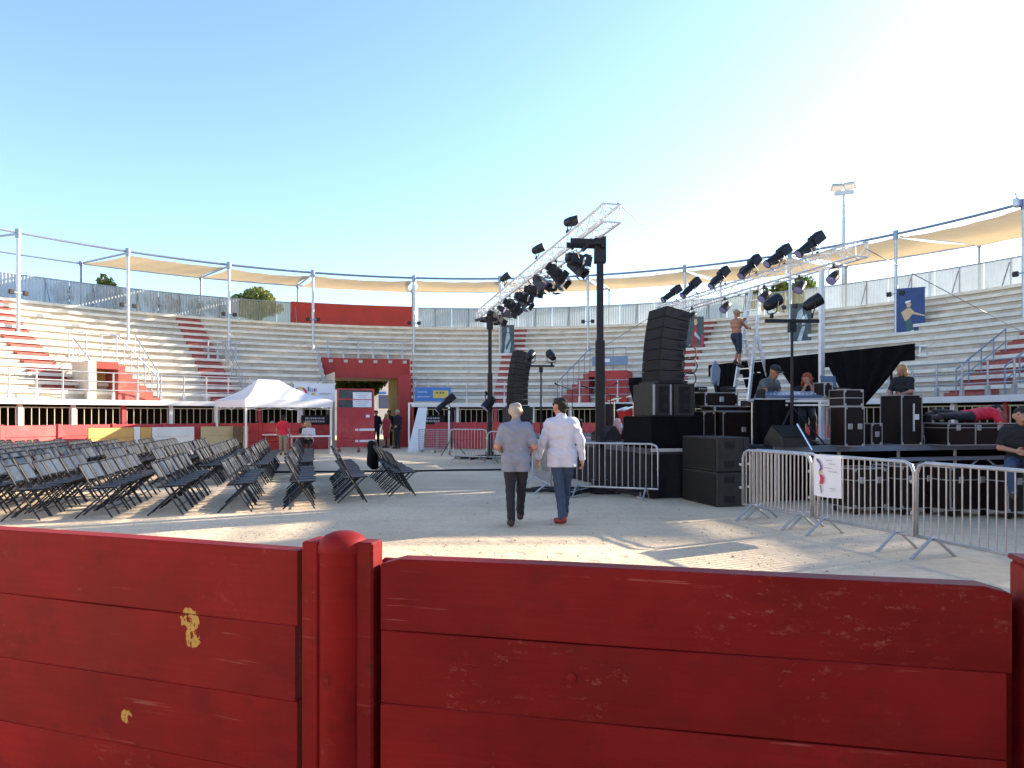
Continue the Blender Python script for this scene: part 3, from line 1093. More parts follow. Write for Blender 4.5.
# ------------------------------------------------------------------ banners on the walkway railing
def banner(px0, px1, z0, z1, m, label, marks):
    rr = 16.12
    a, b = A(rr, TH(px0, rr)), A(rr, TH(px1, rr))
    rt = thing('railing_banner', label, 'banner', (a.x, a.y, z0), math.atan2((b - a).y, (b - a).x))
    w, h = (b - a).length, z1 - z0
    MB().grid(lambda u, v: (u * w, 0.012 * math.sin(u * 17), v * h), 16, 2).build('cloth', M[m], rt, 'all')
    for i, (x0, x1, y0, y1, mm) in enumerate(marks):
        MB().box(((x0 + x1) / 2 * w, -0.02, (y0 + y1) / 2 * h), ((x1 - x0) * w, 0.008, (y1 - y0) * h)).build('printed_mark', M[mm], rt)
    return rt, w, h


bn, bw, bh = banner(294, 335, 2.15, 2.98, 'paper', 'white banner with coloured ring logo above the tent', [
    (0.33, 0.36, 0.55, 0.8, 'purple'), (0.38, 0.41, 0.55, 0.74, 'textgrey'), (0.43, 0.46, 0.55, 0.72, 'textgrey'), (0.48, 0.51, 0.55, 0.72, 'purple'),
    (0.52, 0.55, 0.55, 0.72, 'textgrey'), (0.6, 0.9, 0.42, 0.47, 'textgrey'), (0.42, 0.5, 0.36, 0.48, 'yellow')])
for (a0, a1, mm) in ((0.0, 1.1, 'redprint'), (1.1, 2.1, 'yellow'), (2.1, 3.1, 'purple')):
    m2 = MB()
    ro, ri = 0.3, 0.21
    pts = []
    for s in range(7):
        an = a0 + (a1 - a0) * s / 6
        pts.append((0.27 + ro * math.cos(an), -0.022, 0.36 + ro * math.sin(an)))
    for s in range(6, -1, -1):
        an = a0 + (a1 - a0) * s / 6
        pts.append((0.27 + ri * math.cos(an), -0.022, 0.36 + ri * math.sin(an)))
    m2.prism(pts, (0, -0.004, 0))
    m2.build('logo_arc', M[mm], bn)
banner(415, 451, 2.2, 2.85, 'blue', 'bright blue banner with yellow box on the railing', [
    (0.5, 0.93, 0.22, 0.78, 'yellow'), (0.58, 0.64, 0.55, 0.68, 'black'), (0.68, 0.73, 0.55, 0.68, 'black'), (0.76, 0.81, 0.55, 0.68, 'black'),
    (0.06, 0.34, 0.62, 0.7, 'silverprint'), (0.06, 0.42, 0.28, 0.36, 'silverprint')])

# ------------------------------------------------------------------ floodlight mast
r_m = 30.4
th = TH(844, r_m)
base = A(r_m, th)
mast = thing('floodlight_mast', 'tall grey floodlight mast with two lamp heads behind the right stand', 'floodlight', base, math.atan2(base.y, base.x) - math.pi / 2)
zt = CAM_Z + (HORIZON - 193) / FPX * base.y
MB().path([(0, 0, 0), (0, 0, 7.9), (0, 0, zt)], [0.19, 0.15, 0.075], 12).build('mast_pole', M['galv'], mast, True)
MB().tube((0, 0, 0), (0, 0, 7.9), 0.22, 0.2, 12).build('lower_sleeve', M['bluesteel'], mast, True)
MB().box((0, 0, zt), (1.0, 0.16, 0.2)).build('crossbar', M['galv'], mast)
for (x, a) in ((-0.36, 0.6), (0.3, -0.4)):
    rot = Matrix.Rotation(a * 0.5, 3, 'Z') @ Matrix.Rotation(R(-32), 3, 'X')
    h = MB()
    h.box((x, -0.1, zt + 0.32), (0.62, 0.5, 0.2), rot, ch=0.06)
    hd = h.build('lamp_head', M['galv'], mast)
    MB().box(Vector((x, -0.1, zt + 0.32)) + rot @ Vector((0, -0.02, -0.12)), (0.5, 0.36, 0.03), rot).build('lamp_glass', M['paper'], hd)

# ------------------------------------------------------------------ trees
def tree(name, label, loc, trunk_h, lumps, nleaf, size, m, seed, trunk_r=0.16):
    rnd = np.random.default_rng(seed)
    rt = thing(name, label, 'tree', loc)
    mb = MB()
    top = Vector((0.1, 0, trunk_h))
    mb.path([(0, 0, -0.2), (0.06, 0.03, trunk_h * 0.5), top], [trunk_r, trunk_r * 0.8, trunk_r * 0.55], 8)
    for (c, r) in lumps:
        c = Vector(c)
        mid = (top + c) / 2 + Vector((0, 0, -0.15 * r[2]))
        mb.path([top - Vector((0, 0, 0.2)), mid, c], [trunk_r * 0.5, trunk_r * 0.33, trunk_r * 0.12], 6)
    mb.build('trunk', M['bark'], rt, True)
    vol = np.array([r[0] * r[1] * r[2] for (_, r) in lumps])
    cnt = (nleaf * vol / vol.sum()).astype(int)
    vs = []
    for (c, r), n in zip(lumps, cnt):
        d = rnd.normal(size=(n, 3))
        d /= np.linalg.norm(d, axis=1)[:, None]
        rad = rnd.uniform(0.25, 1.0, n) ** 0.45
        # clumps: push points towards a few directions
        k = rnd.normal(size=(24, 3))
        k /= np.linalg.norm(k, axis=1)[:, None]
        near = (d @ k.T).max(axis=1)
        keep = rnd.uniform(size=n) < np.clip((near - 0.72) * 5.0, 0.08, 1)
        d, rad, near = d[keep], rad[keep], near[keep]
        p = np.array(c) + d * np.array(r) * (rad * (0.5 + 0.58 * near ** 2))[:, None]
        vs.append(p)
    P = np.concatenate(vs)
    n = len(P)
    a = rnd.normal(size=(n, 3))
    a /= np.linalg.norm(a, axis=1)[:, None]
    b = np.cross(a, rnd.normal(size=(n, 3)))
    b /= np.linalg.norm(b, axis=1)[:, None]
    s = size * rnd.uniform(0.6, 1.3, n)[:, None]
    V = np.stack([P - a * s, P + b * s * 0.55, P + a * s, P - b * s * 0.55], axis=1).reshape(-1, 3)
    me = bpy.data.meshes.new('crown')
    F = np.arange(4 * n).reshape(-1, 4)
    me.from_pydata(V.tolist(), [], F.tolist())
    me.materials.append(M[m])
    link('crown', me, rt)
    return rt


tree('pine_tree', 'rounded pine crown rising behind the stand left of the red rim wall', W(257, 415, 62) * Vector((1, 1, 0)), 9.6,
     [((-1.0, 0, 11.2), (1.4, 1.3, 0.95)), ((0.9, 0.2, 11.2), (1.4, 1.3, 0.95)), ((0, 0, 11.75), (1.5, 1.3, 0.95)), ((-0.2, -0.6, 10.7), (1.9, 1.2, 0.8))], 9500, 0.13, 'leafpine', 3, 0.25)
tree('poplar_tree', 'sparse young tree top above the rim fence at left', W(106, 415, 37.5) * Vector((1, 1, 0)), 7.0,
     [((0, 0, 8.1), (0.5, 0.5, 0.95)), ((0.45, 0, 7.6), (0.55, 0.45, 0.7)), ((-0.6, 0, 7.5), (0.5, 0.4, 0.6))], 1100, 0.12, 'leaf', 5, 0.08)
tree('garden_tree', 'bright green tree behind the weathered fence on the right stand', W(796, 415, 41) * Vector((1, 1, 0)), 7.2,
     [((-0.7, 0, 8.4), (0.8, 0.8, 0.9)), ((0.5, 0, 8.6), (0.7, 0.7, 1.1)), ((-2.0, 0, 8.3), (0.9, 0.7, 0.7))], 2600, 0.14, 'leaf', 7, 0.14)
tree('shade_tree', 'leafy green tree seen through the gateway', W(361, 415, 44) * Vector((1, 1, 0)), 2.4,
     [((-0.7, 0, 3.55), (0.9, 0.8, 0.7)), ((0.6, 0, 3.7), (1.0, 0.8, 0.7)), ((0, 0, 3.1), (1.1, 0.8, 0.5))], 3600, 0.15, 'leaf', 9, 0.12)
for j, (px, n_) in enumerate(((62, 260), (152, 200), (170, 260), (196, 300), (216, 260))):
    th = TH(px, 25.35)
    tree('weed_bush', '%s scraggly bush behind the rim fence counted from the left' % ORD[j], A(25.5, th, ZTOP + 0.1), 0.5,
         [((0, 0, 0.7), (0.45, 0.3, 0.5)), ((0.3, 0, 0.5), (0.3, 0.3, 0.4))], n_, 0.1, 'leaf', 20 + j, 0.03)

# ------------------------------------------------------------------ building beyond the gate
b0 = W(350, 415, 56) * Vector((1, 1, 0))
bld = thing('white_building', 'plain white building seen through the gateway', 'building', b0, 0.2)
MB().box((-1, 3, 3.0), (16, 6, 6.0)).build('wall', M['plaster'], bld)
MB().box((-1, 3, 6.1), (16.4, 6.4, 0.25)).build('roof', M['concrete'], bld)
for x in (-5.5, -2.6, 0.3, 2.6):
    wf = MB().box((x, -0.03, 2.6), (0.9, 0.06, 1.2)).build('window', M['white_slab'], bld)
    MB().box((x, -0.07, 2.6), (0.78, 0.03, 1.08)).build('pane', M['bluedark'], wf)
MB().box((1.5, -0.06, 3.3), (2.6, 0.08, 0.18)).build('blue_ledge', M['blue'], bld)

# ================================================================== people: bodies grown from distance fields
def surface_nets(F, origin, h):
    nx, ny, nz = F.shape
    ins = F < 0
    c = np.zeros((nx - 1, ny - 1, nz - 1), int)
    for dx in (0, 1):
        for dy in (0, 1):
            for dz in (0, 1):
                c += ins[dx:nx - 1 + dx, dy:ny - 1 + dy, dz:nz - 1 + dz]
    act = (c > 0) & (c < 8)
    ids = -np.ones(act.shape, int)
    ai = np.argwhere(act)
    ids[act] = np.arange(len(ai))
    acc = np.zeros((len(ai), 3))
    cnt = np.zeros(len(ai))
    i, j, k = ai.T
    corners = [(0, 0, 0), (1, 0, 0), (0, 1, 0), (1, 1, 0), (0, 0, 1), (1, 0, 1), (0, 1, 1), (1, 1, 1)]
    for a in range(8):
        for b in range(a + 1, 8):
            A_, B_ = np.array(corners[a]), np.array(corners[b])
            if np.abs(A_ - B_).sum() != 1:
                continue
            fa = F[i + A_[0], j + A_[1], k + A_[2]]
            fb = F[i + B_[0], j + B_[1], k + B_[2]]
            x = (fa < 0) != (fb < 0)
            t_ = np.where(x, fa / np.where(fa - fb == 0, 1, fa - fb), 0)
            acc += np.where(x[:, None], A_ + (B_ - A_) * t_[:, None], 0)
            cnt += x
    V = origin + (ai + acc / cnt[:, None]) * h
    faces = []
    for ax in range(3):
        o1, o2 = [(1, 2), (2, 0), (0, 1)][ax]
        sl0 = [slice(None)] * 3
        sl1 = [slice(None)] * 3
        sl0[ax] = slice(0, -1)
        sl1[ax] = slice(1, None)
        ch = ins[tuple(sl0)] != ins[tuple(sl1)]
        pts = np.argwhere(ch)
        ok = np.ones(len(pts), bool)
        for o in (o1, o2):
            ok &= (pts[:, o] > 0) & (pts[:, o] < F.shape[o] - 1)
        pts = pts[ok]
        e1 = np.zeros(3, int)
        e2 = np.zeros(3, int)
        e1[o1] = 1
        e2[o2] = 1
        q = [ids[tuple((pts - a).T)] for a in (e1 * 0, e1, e1 + e2, e2)]
        Q = np.stack(q, 1)
        fl = ins[tuple(pts.T)]
        Q[~fl] = Q[~fl][:, ::-1]
        faces.append(Q)
    return V, np.concatenate(faces)


def sdf_mesh(prims, h, k=0.03, cuts=(), carve=(), ripple=0.0, name='body', m=None, extra=None):
    """prims: (a, b, ra, rb) rounded cones in metres."""
    pa = np.array([[p_[0], p_[1]] for p_ in prims], float).reshape(-1, 3)
    rm = max(max(p_[2], p_[3]) for p_ in prims) + 3 * h + k
    lo, hi = pa.min(0) - rm, pa.max(0) + rm
    n = np.ceil((hi - lo) / h).astype(int) + 1
    ax = [lo[i] + np.arange(n[i]) * h for i in range(3)]
    X, Y, Z = np.meshgrid(*ax, indexing='ij')

    def cone(a, b, ra, rb):
        a, b = np.array(a, float), np.array(b, float)
        d = b - a
        dd = max(d @ d, 1e-9)
        t_ = np.clip(((X - a[0]) * d[0] + (Y - a[1]) * d[1] + (Z - a[2]) * d[2]) / dd, 0, 1)
        return np.sqrt((X - a[0] - t_ * d[0]) ** 2 + (Y - a[1] - t_ * d[1]) ** 2 + (Z - a[2] - t_ * d[2]) ** 2) - (ra + (rb - ra) * t_)
    F = None
    for p_ in prims:
        D = cone(*p_[:4])
        if F is None:
            F = D
        else:
            hh = np.clip(0.5 + 0.5 * (F - D) / k, 0, 1)
            F = F * (1 - hh) + D * hh - k * hh * (1 - hh)
    if ripple:
        F = F + ripple * (np.sin(X * 31 + Z * 23) * np.sin(Z * 37 - Y * 19) + 0.7 * np.sin(Z * 61 + X * 17 + Y * 33) * np.sin(X * 43))
    for (pt, nr) in cuts:
        pt, nr = np.array(pt, float), np.array(nr, float)
        F = np.maximum(F, (X - pt[0]) * nr[0] + (Y - pt[1]) * nr[1] + (Z - pt[2]) * nr[2])
    for p_ in carve:
        F = np.maximum(F, -cone(*p_[:4]))
    V, Q = surface_nets(F, lo, h)
    if extra is not None:
        for (V2, Q2) in extra:
            Q = np.concatenate([Q, Q2 + len(V)])
            V = np.concatenate([V, V2])
    me = bpy.data.meshes.new(name)
    me.from_pydata(V.tolist(), [], Q.tolist())
    me.polygons.foreach_set('use_smooth', [True] * len(me.polygons))
    if m is not None:
        me.materials.append(m)
    return me, (V, Q)


M['skin'] = mat('skin', (0.42, 0.21, 0.14), 0.55, var=0.08, scale=12)
M['skin_dark'] = mat('tanned_skin', (0.34, 0.15, 0.09), 0.5, var=0.1, scale=12)


def cloth_mat(name, c, var=0.12, scale=14):
    if name not in M:
        M[name] = mat(name, c, 0.85, var=var, scale=scale, bump=0.25, bscale=18)
    return name


DEF = dict(pelvis=(0, 0, 0.96), neck=(0, 0.0, 1.47), head=(0, 0.02, 1.615),
           shL=(-0.165, 0, 1.385), shR=(0.165, 0, 1.385), elL=(-0.25, -0.03, 1.13), elR=(0.25, -0.03, 1.13),
           wrL=(-0.26, 0.06, 0.89), wrR=(0.26, 0.06, 0.89),
           hipL=(-0.09, 0, 0.92), hipR=(0.09, 0, 0.92), knL=(-0.1, 0.02, 0.5), knR=(0.1, 0.02, 0.5),
           anL=(-0.1, 0, 0.085), anR=(0.1, 0, 0.085), toL=(-0.12, 0.15, 0.035), toR=(0.12, 0.15, 0.035))


def person(label, loc, rz, H=1.75, pose=None, face=(0, 1, 0), shirt='shirt_grey', trousers='trousers_dark', shoes='shoe_dark', hair='hair_dark',
           skin='skin', sleeve='short', h=0.02, hair_len=0, hem=0.80, legs='long', bare=False, cap=None, group=None, curl=0.6, girth=1.0):
    J = {k_: Vector(v) for k_, v in DEF.items()}
    for k_, v in (pose or {}).items():
        J[k_] = Vector(v)
    s = H / 1.75
    rt = thing('person', label, 'person', loc, rz, group)
    rt.scale = (s, s, s)
    f = Vector(face).normalized()
    hd = J['head']
    up = (hd - J['neck']).normalized()
    up = (up + Vector((0, 0, 0.5))).normalized()
    f = (f - up * f.dot(up)).normalized()
    sd = f.cross(up)

    def hp(x, y, z):
        return hd + sd * x + f * y + up * z
    lat = lambda t_: ((J['hipR'] - J['hipL']).normalized() * (1 - t_) + (J['shR'] - J['shL']).normalized() * t_).normalized()
    spine = lambda t_: J['pelvis'] + (J['neck'] - J['pelvis']) * t_
    g = girth

    def torso(e):
        out = []
        for (t_, w_, r_) in ((0.0, 0.075, 0.108), (0.28, 0.06, 0.1), (0.55, 0.07, 0.108), (0.78, 0.095, 0.108)):
            c, l_ = spine(t_), lat(t_)
            out.append((c - l_ * w_ * g, c + l_ * w_ * g, (r_ + e) * (0.5 + 0.5 * g), (r_ + e) * (0.5 + 0.5 * g)))
        for q in ('L', 'R'):
            out.append((spine(0.9), J['sh' + q], 0.055 + e, 0.052 + e))
        return out

    def arm(q, e, t0=0.0, t1=2.0):
        o = []
        u0, u1 = J['sh' + q], J['el' + q]
        if t1 <= 1:
            o.append((u0, u0 + (u1 - u0) * t1, 0.06 + e, 0.05 + e * 1.3))
        else:
            o.append((u0, u1, 0.058 + e, 0.043 + e))
            tt = min(t1 - 1, 1)
            o.append((u1, u1 + (J['wr' + q] - u1) * tt, 0.043 + e, 0.043 + e + (0.028 - 0.043) * tt))
        return o

    def leg(q, e, full=1.0):
        o = [(J['hip' + q], J['kn' + q], 0.088 + e, 0.058 + e)]
        if full > 0:
            o.append((J['kn' + q], J['kn' + q] + (J['an' + q] - J['kn' + q]) * full, 0.056 + e, 0.04 + e * 1.4))
        return o
    # body, one skin
    pr = [(hp(0, -0.012, 0.035), hp(0, 0.01, 0.03), 0.088, 0.086), (hp(0, 0.02, 0.0), hp(0, 0.045, -0.075), 0.07, 0.042),
          (hp(0, 0.085, -0.005), hp(0, 0.105, -0.03), 0.012, 0.016), (hp(-0.086, -0.005, -0.01), hp(-0.09, -0.012, 0.015), 0.018, 0.02),
          (hp(0.086, -0.005, -0.01), hp(0.09, -0.012, 0.015), 0.018, 0.02), (J['neck'] - Vector((0, 0, 0.03)), hp(0, -0.015, -0.05), 0.056, 0.054)]
    pr += torso(0.0 if bare else -0.012)
    for q in 'LR':
        pr += arm(q, 0) + leg(q, -0.004)
        pr.append((J['an' + q], J['to' + q], 0.036, 0.026))
    extra = []
    for q in 'LR':
        w0, e0 = J['wr' + q], J['el' + q]
        d = (w0 - e0).normalized()
        sg = -1 if q == 'L' else 1
        n = Vector((1, 0, 0)) * sg        # back of hand looks outwards
        n = (n - d * n.dot(d)).normalized()
        b = d.cross(n).normalized()       # across the knuckles
        if b.y < 0:
            b = -b
        hpms = [(w0 - d * 0.02, w0 + d * 0.045, 0.027, 0.026), (w0 + d * 0.045 - b * 0.022, w0 + d * 0.085 - b * 0.03, 0.018, 0.014),
                (w0 + d * 0.045 + b * 0.022, w0 + d * 0.085 + b * 0.03, 0.018, 0.014)]
        for (ofs, ln) in ((-0.033, 0.055), (-0.011, 0.07), (0.012, 0.075), (0.034, 0.066)):
            k0 = w0 + d * 0.088 + b * ofs
            d1 = (d * math.cos(curl * 0.5) - n * math.sin(curl * 0.5))
            d2 = (d * math.cos(curl * 1.5) - n * math.sin(curl * 1.5))
            k1 = k0 + d1 * ln * 0.5
            hpms += [(k0, k1, 0.0095, 0.0088), (k1, k1 + d2 * ln * 0.5, 0.0088, 0.0075)]
        tb = w0 + d * 0.025 + b * 0.026
        t1_ = tb + (d * 0.6 + b * 0.7 - n * 0.3).normalized() * 0.042
        hpms += [(tb, t1_, 0.013, 0.011), (t1_, t1_ + (d * 0.9 + b * 0.2 - n * 0.35).normalized() * 0.034, 0.011, 0.009)]
        me_, vq = sdf_mesh(hpms, 0.0075, 0.008, name='hand_tmp')
        bpy.data.meshes.remove(me_)
        extra.append(vq)
    me, _ = sdf_mesh(pr, h, 0.03, name='body', m=M[skin], extra=extra)
    link('body', me, rt)
    # face details
    fm = MB()
    for sx in (-1, 1):
        fm.lathe(hp(0.032 * sx, 0.078, 0.01), [(0.002, -0.008), (0.012, 0.0), (0.002, 0.008)], 8)
    fm.beam(hp(-0.022, 0.086, -0.06), hp(0.022, 0.086, -0.06), 0.012, 0.008)
    fm.build('face_features', M['dark'], rt)
    # hair
    if hair:
        hp_ = [(hp(0, -0.022, 0.045), hp(0, 0.0, 0.05), 0.098, 0.09)]
        if hair_len:
            hp_ += [(hp(0, -0.05, 0.0), hp(0, -0.075, -hair_len), 0.085, 0.06), (hp(-0.07, -0.02, 0), hp(-0.085, -0.02, -hair_len * 0.9), 0.045, 0.035),
                    (hp(0.07, -0.02, 0), hp(0.085, -0.02, -hair_len * 0.9), 0.045, 0.035)]
        else:
            hp_ += [(hp(0, -0.045, 0.0), hp(0, -0.05, -0.05), 0.075, 0.055)]
        crv = [(hp(0, 0.11, -0.02), hp(0, 0.09, -0.12), 0.075, 0.085)]
        if not hair_len:
            crv += [(hp(-0.11, 0.02, -0.03), hp(-0.11, 0.0, -0.09), 0.04, 0.05), (hp(0.11, 0.02, -0.03), hp(0.11, 0.0, -0.09), 0.04, 0.05)]
        me, _ = sdf_mesh(hp_, min(h, 0.012), 0.03, carve=crv, ripple=0.008, name='hair', m=M[hair])
        link('hair', me, rt)
    if cap:
        cp = MB()
        rot = Matrix((sd, f, up)).transposed()
        cp.lathe(hp(0, -0.01, 0.05), [(0.106, 0), (0.108, 0.03), (0.09, 0.07), (0.05, 0.09), (0.005, 0.095)], 14, rot=rot)
        cp.box(hp(0, 0.135, 0.052), (0.15, 0.12, 0.012), rot)
        cp.build('cap', M[cap], rt, True)
    # shirt
    if not bare:
        sh = torso(0.014)
        l0 = lat(0)
        dn = (J['pelvis'] - spine(0.3)).normalized()
        if hem < 0.93:
            e_ = J['pelvis'] + dn * (0.96 - hem + 0.03)
            sh.append((J['pelvis'] - l0 * 0.08 * g, e_ - l0 * 0.085 * g, 0.118, 0.118))
            sh.append((J['pelvis'] + l0 * 0.08 * g, e_ + l0 * 0.085 * g, 0.118, 0.118))
        for q in 'LR':
            sh += arm(q, 0.014, 0, {'short': 0.72, 'long': 1.93, 'cap': 0.35}[sleeve])
        sh.append((J['neck'] - Vector((0, 0, 0.03)), J['neck'] + (hd - J['neck']) * 0.25, 0.066, 0.064))
        cuts = [(J['pelvis'] + dn * (0.96 - hem), dn)] if hem < 0.93 else []
        me, _ = sdf_mesh(sh, h, 0.035, cuts=cuts, ripple=0.006 if h < 0.013 else 0.004, name='shirt', m=M[shirt])
        link('shirt', me, rt)
    # trousers
    l0 = lat(0)
    tr_ = [(J['pelvis'] - l0 * 0.075, J['pelvis'] + l0 * 0.075, 0.116, 0.116)]
    for q in 'LR':
        tr_ += leg(q, 0.012, {'long': 0.97, 'short': 0.0, 'knee': 0.15}[legs])
    me, _ = sdf_mesh(tr_, h, 0.022, ripple=0.005, name='trousers', m=M[trousers])
    link('trousers', me, rt)
    for q in 'LR':
        a_, t_ = J['an' + q], J['to' + q]
        fd = (t_ - a_).normalized()
        hl = a_ - Vector((0, 0, 0.04)) - fd * 0.04
        me, _ = sdf_mesh([(hl, t_ + Vector((0, 0, 0.008)), 0.042, 0.04), (a_ - Vector((0, 0, 0.03)), a_ + Vector((0, 0, 0.015)), 0.045, 0.045)], min(h, 0.014), 0.03,
                         cuts=[((0, 0, min(a_.z - 0.083, t_.z - 0.033)), (0, 0, -1))], name='shoe', m=M[shoes])
        link('shoe', me, rt)
    return rt


for (nm, c) in (('shirt_grey', (0.22, 0.25, 0.32)), ('shirt_white', (0.58, 0.6, 0.7)), ('jeans', (0.042, 0.07, 0.13)), ('trousers_dark', (0.018, 0.02, 0.028)),
                ('shoe_dark', (0.06, 0.04, 0.035)), ('shoe_red', (0.28, 0.04, 0.03)), ('hair_dark', (0.015, 0.011, 0.009)), ('hair_grey', (0.36, 0.33, 0.28)),
                ('shirt_red', (0.6, 0.02, 0.05)), ('shirt_black', (0.012, 0.012, 0.014)), ('suit_black', (0.012, 0.012, 0.016)), ('hair_red', (0.3, 0.06, 0.02)),
                ('hair_blond', (0.42, 0.26, 0.09)), ('dress_red', (0.45, 0.05, 0.06)), ('shirt_yellow', (0.6, 0.42, 0.03)), ('cap_tan', (0.4, 0.33, 0.22)),
                ('cap_black', (0.02, 0.02, 0.02)), ('khaki', (0.3, 0.25, 0.17)), ('vest_grey', (0.1, 0.11, 0.11)), ('shorts_navy', (0.02, 0.03, 0.06)),
                ('dress_blue', (0.08, 0.12, 0.25))):
    cloth_mat(nm, c, 0.2 if nm == 'jeans' else 0.05 if nm.startswith('shirt') else 0.12, 7 if nm == 'jeans' else 14)

# two men walking away
gm = G(516, 526.5)
person('grey-haired man in a checked grey short-sleeved shirt walking away', (gm.x, gm.y, 0), R(2), 1.72,
       dict(head=(0.0, 0.03, 1.615), elL=(-0.265, -0.06, 1.13), elR=(0.265, -0.05, 1.13), wrL=(-0.2, 0.16, 1.06), wrR=(0.24, 0.17, 1.08),
            knL=(-0.075, 0.05, 0.5), anL=(-0.07, -0.05, 0.09), toL=(-0.09, 0.11, 0.03), knR=(0.085, 0.19, 0.52), anR=(0.075, 0.36, 0.12), toR=(0.09, 0.5, 0.06)),
       (0.35, 1, 0), 'shirt_grey', 'trousers_dark', 'shoe_dark', 'hair_grey', h=0.0115, hem=0.78, girth=1.08)
gm = G(562, 524)
person('dark-haired man in a white long-sleeved shirt and faded jeans walking', (gm.x, gm.y, 0), R(0), 1.8,
       dict(head=(-0.03, 0.03, 1.615), elL=(-0.27, 0.02, 1.14), wrL=(-0.32, 0.12, 0.9), elR=(0.255, -0.05, 1.14), wrR=(0.28, 0.02, 0.89),
            shL=(-0.17, 0.02, 1.385), hipL=(-0.08, 0, 0.92), hipR=(0.09, 0, 0.92),
            knL=(-0.035, 0.04, 0.5), anL=(-0.0, -0.06, 0.09), toL=(-0.075, 0.075, 0.03), knR=(0.07, 0.2, 0.52), anR=(0.06, 0.34, 0.11), toR=(0.06, 0.5, 0.05)),
       (-0.85, 0.75, 0), 'shirt_white', 'jeans', 'shoe_red', 'hair_dark', sleeve='long', h=0.0115, hem=0.79, girth=1.05, curl=0.9)

# ================================================================== folding chairs
SDIR = Vector((-0.272, 0.962, 0))        # the rows run this way
CROT = math.atan2(0.272, 0.962)          # chairs face the stage
proto = thing('folding_chair', 'x', 'chair', (0, 0, 0), CROT, 'black folding chairs in rows on the sand')
mb = MB()
mb.box((0.06, 0, 0.445), (0.4, 0.4, 0.022), Matrix.Rotation(R(-3), 3, 'Y'), ch=0.008)
mb.build('seat', M['chairseat'], proto)
mb = MB()
tilt = math.atan2(0.44, 0.8)
mb.grid(lambda u, v: Vector((-0.1 - 0.115 * v - 0.03 * (1 - (2 * u - 1) ** 2), (u - 0.5) * 0.4, 0.575 + 0.215 * v)), 5, 2)
mb.grid(lambda u, v: Vector((-0.112 - 0.115 * v - 0.03 * (1 - (2 * u - 1) ** 2), (u - 0.5) * 0.4, 0.577 + 0.215 * v)), 5, 2)
mb.build('backrest', M['chair'], proto, 'all')
mb = MB()
mb.path([(0.24, -0.21, 0.0), (-0.06, -0.21, 0.5), (-0.21, -0.205, 0.78), (-0.222, -0.17, 0.805), (-0.222, 0.17, 0.805), (-0.21, 0.205, 0.78), (-0.06, 0.21, 0.5), (0.24, 0.21, 0.0)], 0.0125, 5)
mb.tube((0.17, -0.21, 0.12), (0.17, 0.21, 0.12), 0.009, n=5)
mb.build('front_frame', M['chairmetal'], proto)
mb = MB()
mb.path([(-0.27, -0.19, 0.0), (0.2, -0.19, 0.44), (0.2, 0.19, 0.44), (-0.27, 0.19, 0.0)], 0.0125, 5)
mb.tube((-0.17, -0.19, 0.095), (-0.17, 0.19, 0.095), 0.009, n=5)
mb.build('rear_frame', M['chairmetal'], proto)
CK = kids_of(proto)
rows = []
for (px, py) in ((402, 495), (352, 501.5), (299, 507.5), (236, 511), (168, 513.5)):
    rows.append(G(px, py))
dx = Vector((-0.93, -0.12, 0))
while len(rows) < 16:
    rows.append(rows[-1] + (Vector((-0.9, -0.3, 0)) if len(rows) < 7 else Vector((-0.88, 0.33, 0))))
rnd = random.Random(4)
first = True
nch = 0
for ri, p0 in enumerate(rows):
    nn = (10, 11, 23, 22, 25, 26, 26, 26, 25, 24, 23, 22, 21, 20, 19, 18)[ri]
    aisle_at = {2: 8, 3: 7, 4: 7, 5: 8, 6: 8, 7: 8}.get(ri, 99)
    off = 0.0
    for ci in range(nn):
        if ci == aisle_at:
            off += 1.3
        pos = p0 + SDIR * (0.465 * ci + off) + Vector((rnd.gauss(0, 0.015), rnd.gauss(0, 0.015), 0))
        if pos.x / pos.y < -0.76:
            continue
        c = proto if first else copy_tree(proto, CK)
        first = False
        c.location = pos
        c.rotation_euler = (0, 0, CROT + rnd.gauss(0, 0.045))
        c['label'] = 'black folding chair, %s from the near end of the %s row from the stage' % (ORD[ci], ORD[ri])
        nch += 1
print('CHAIRS', nch)
# coats over two chairs
for (ci, lbl) in ((9.3, 'black coat draped over the far end chair of the row nearest the stage'), (8.1, 'dark jacket hanging on a chair back beside the black coat')):
    ps = rows[0] + SDIR * (0.51 * ci)
    ct = thing('coat', lbl, 'coat', ps, CROT + 0.1)
    mb = MB()

    def coat(u, v, k_=ci):
        ang_ = (u - 0.5) * math.pi * 1.5
        rr_ = 0.12 + 0.1 * v + 0.02 * math.sin(u * 19 + k_)
        return Vector((-0.2 + 0.75 * rr_ * math.sin(ang_) * 0.6, rr_ * 1.35 * math.cos(ang_) * (1 if u < 2 else 1), 0.86 - 0.62 * v - 0.07 * (1 - v) * abs(math.cos(ang_))))
    mb.lathe((-0.2, 0, 0), [(0.1, 0.2), (0.2, 0.26), (0.21, 0.4), (0.17, 0.6), (0.2, 0.75), (0.15, 0.86), (0.04, 0.9)], 14)
    mb.v = [(x * 0.55 - 0.09, y * 1.25 + 0.02 * math.sin(z * 20 + x * 30), z) for (x, y, z) in mb.v]
    bd = mb.build('coat_body', M['cloth'], ct, 'all')
    for s in (-1, 1):
        MB().path([(-0.2, 0.2 * s, 0.8), (-0.2, 0.28 * s, 0.6), (-0.17, 0.27 * s, 0.35)], [0.06, 0.055, 0.045], 8).build('sleeve', M['cloth'], ct, 'all')

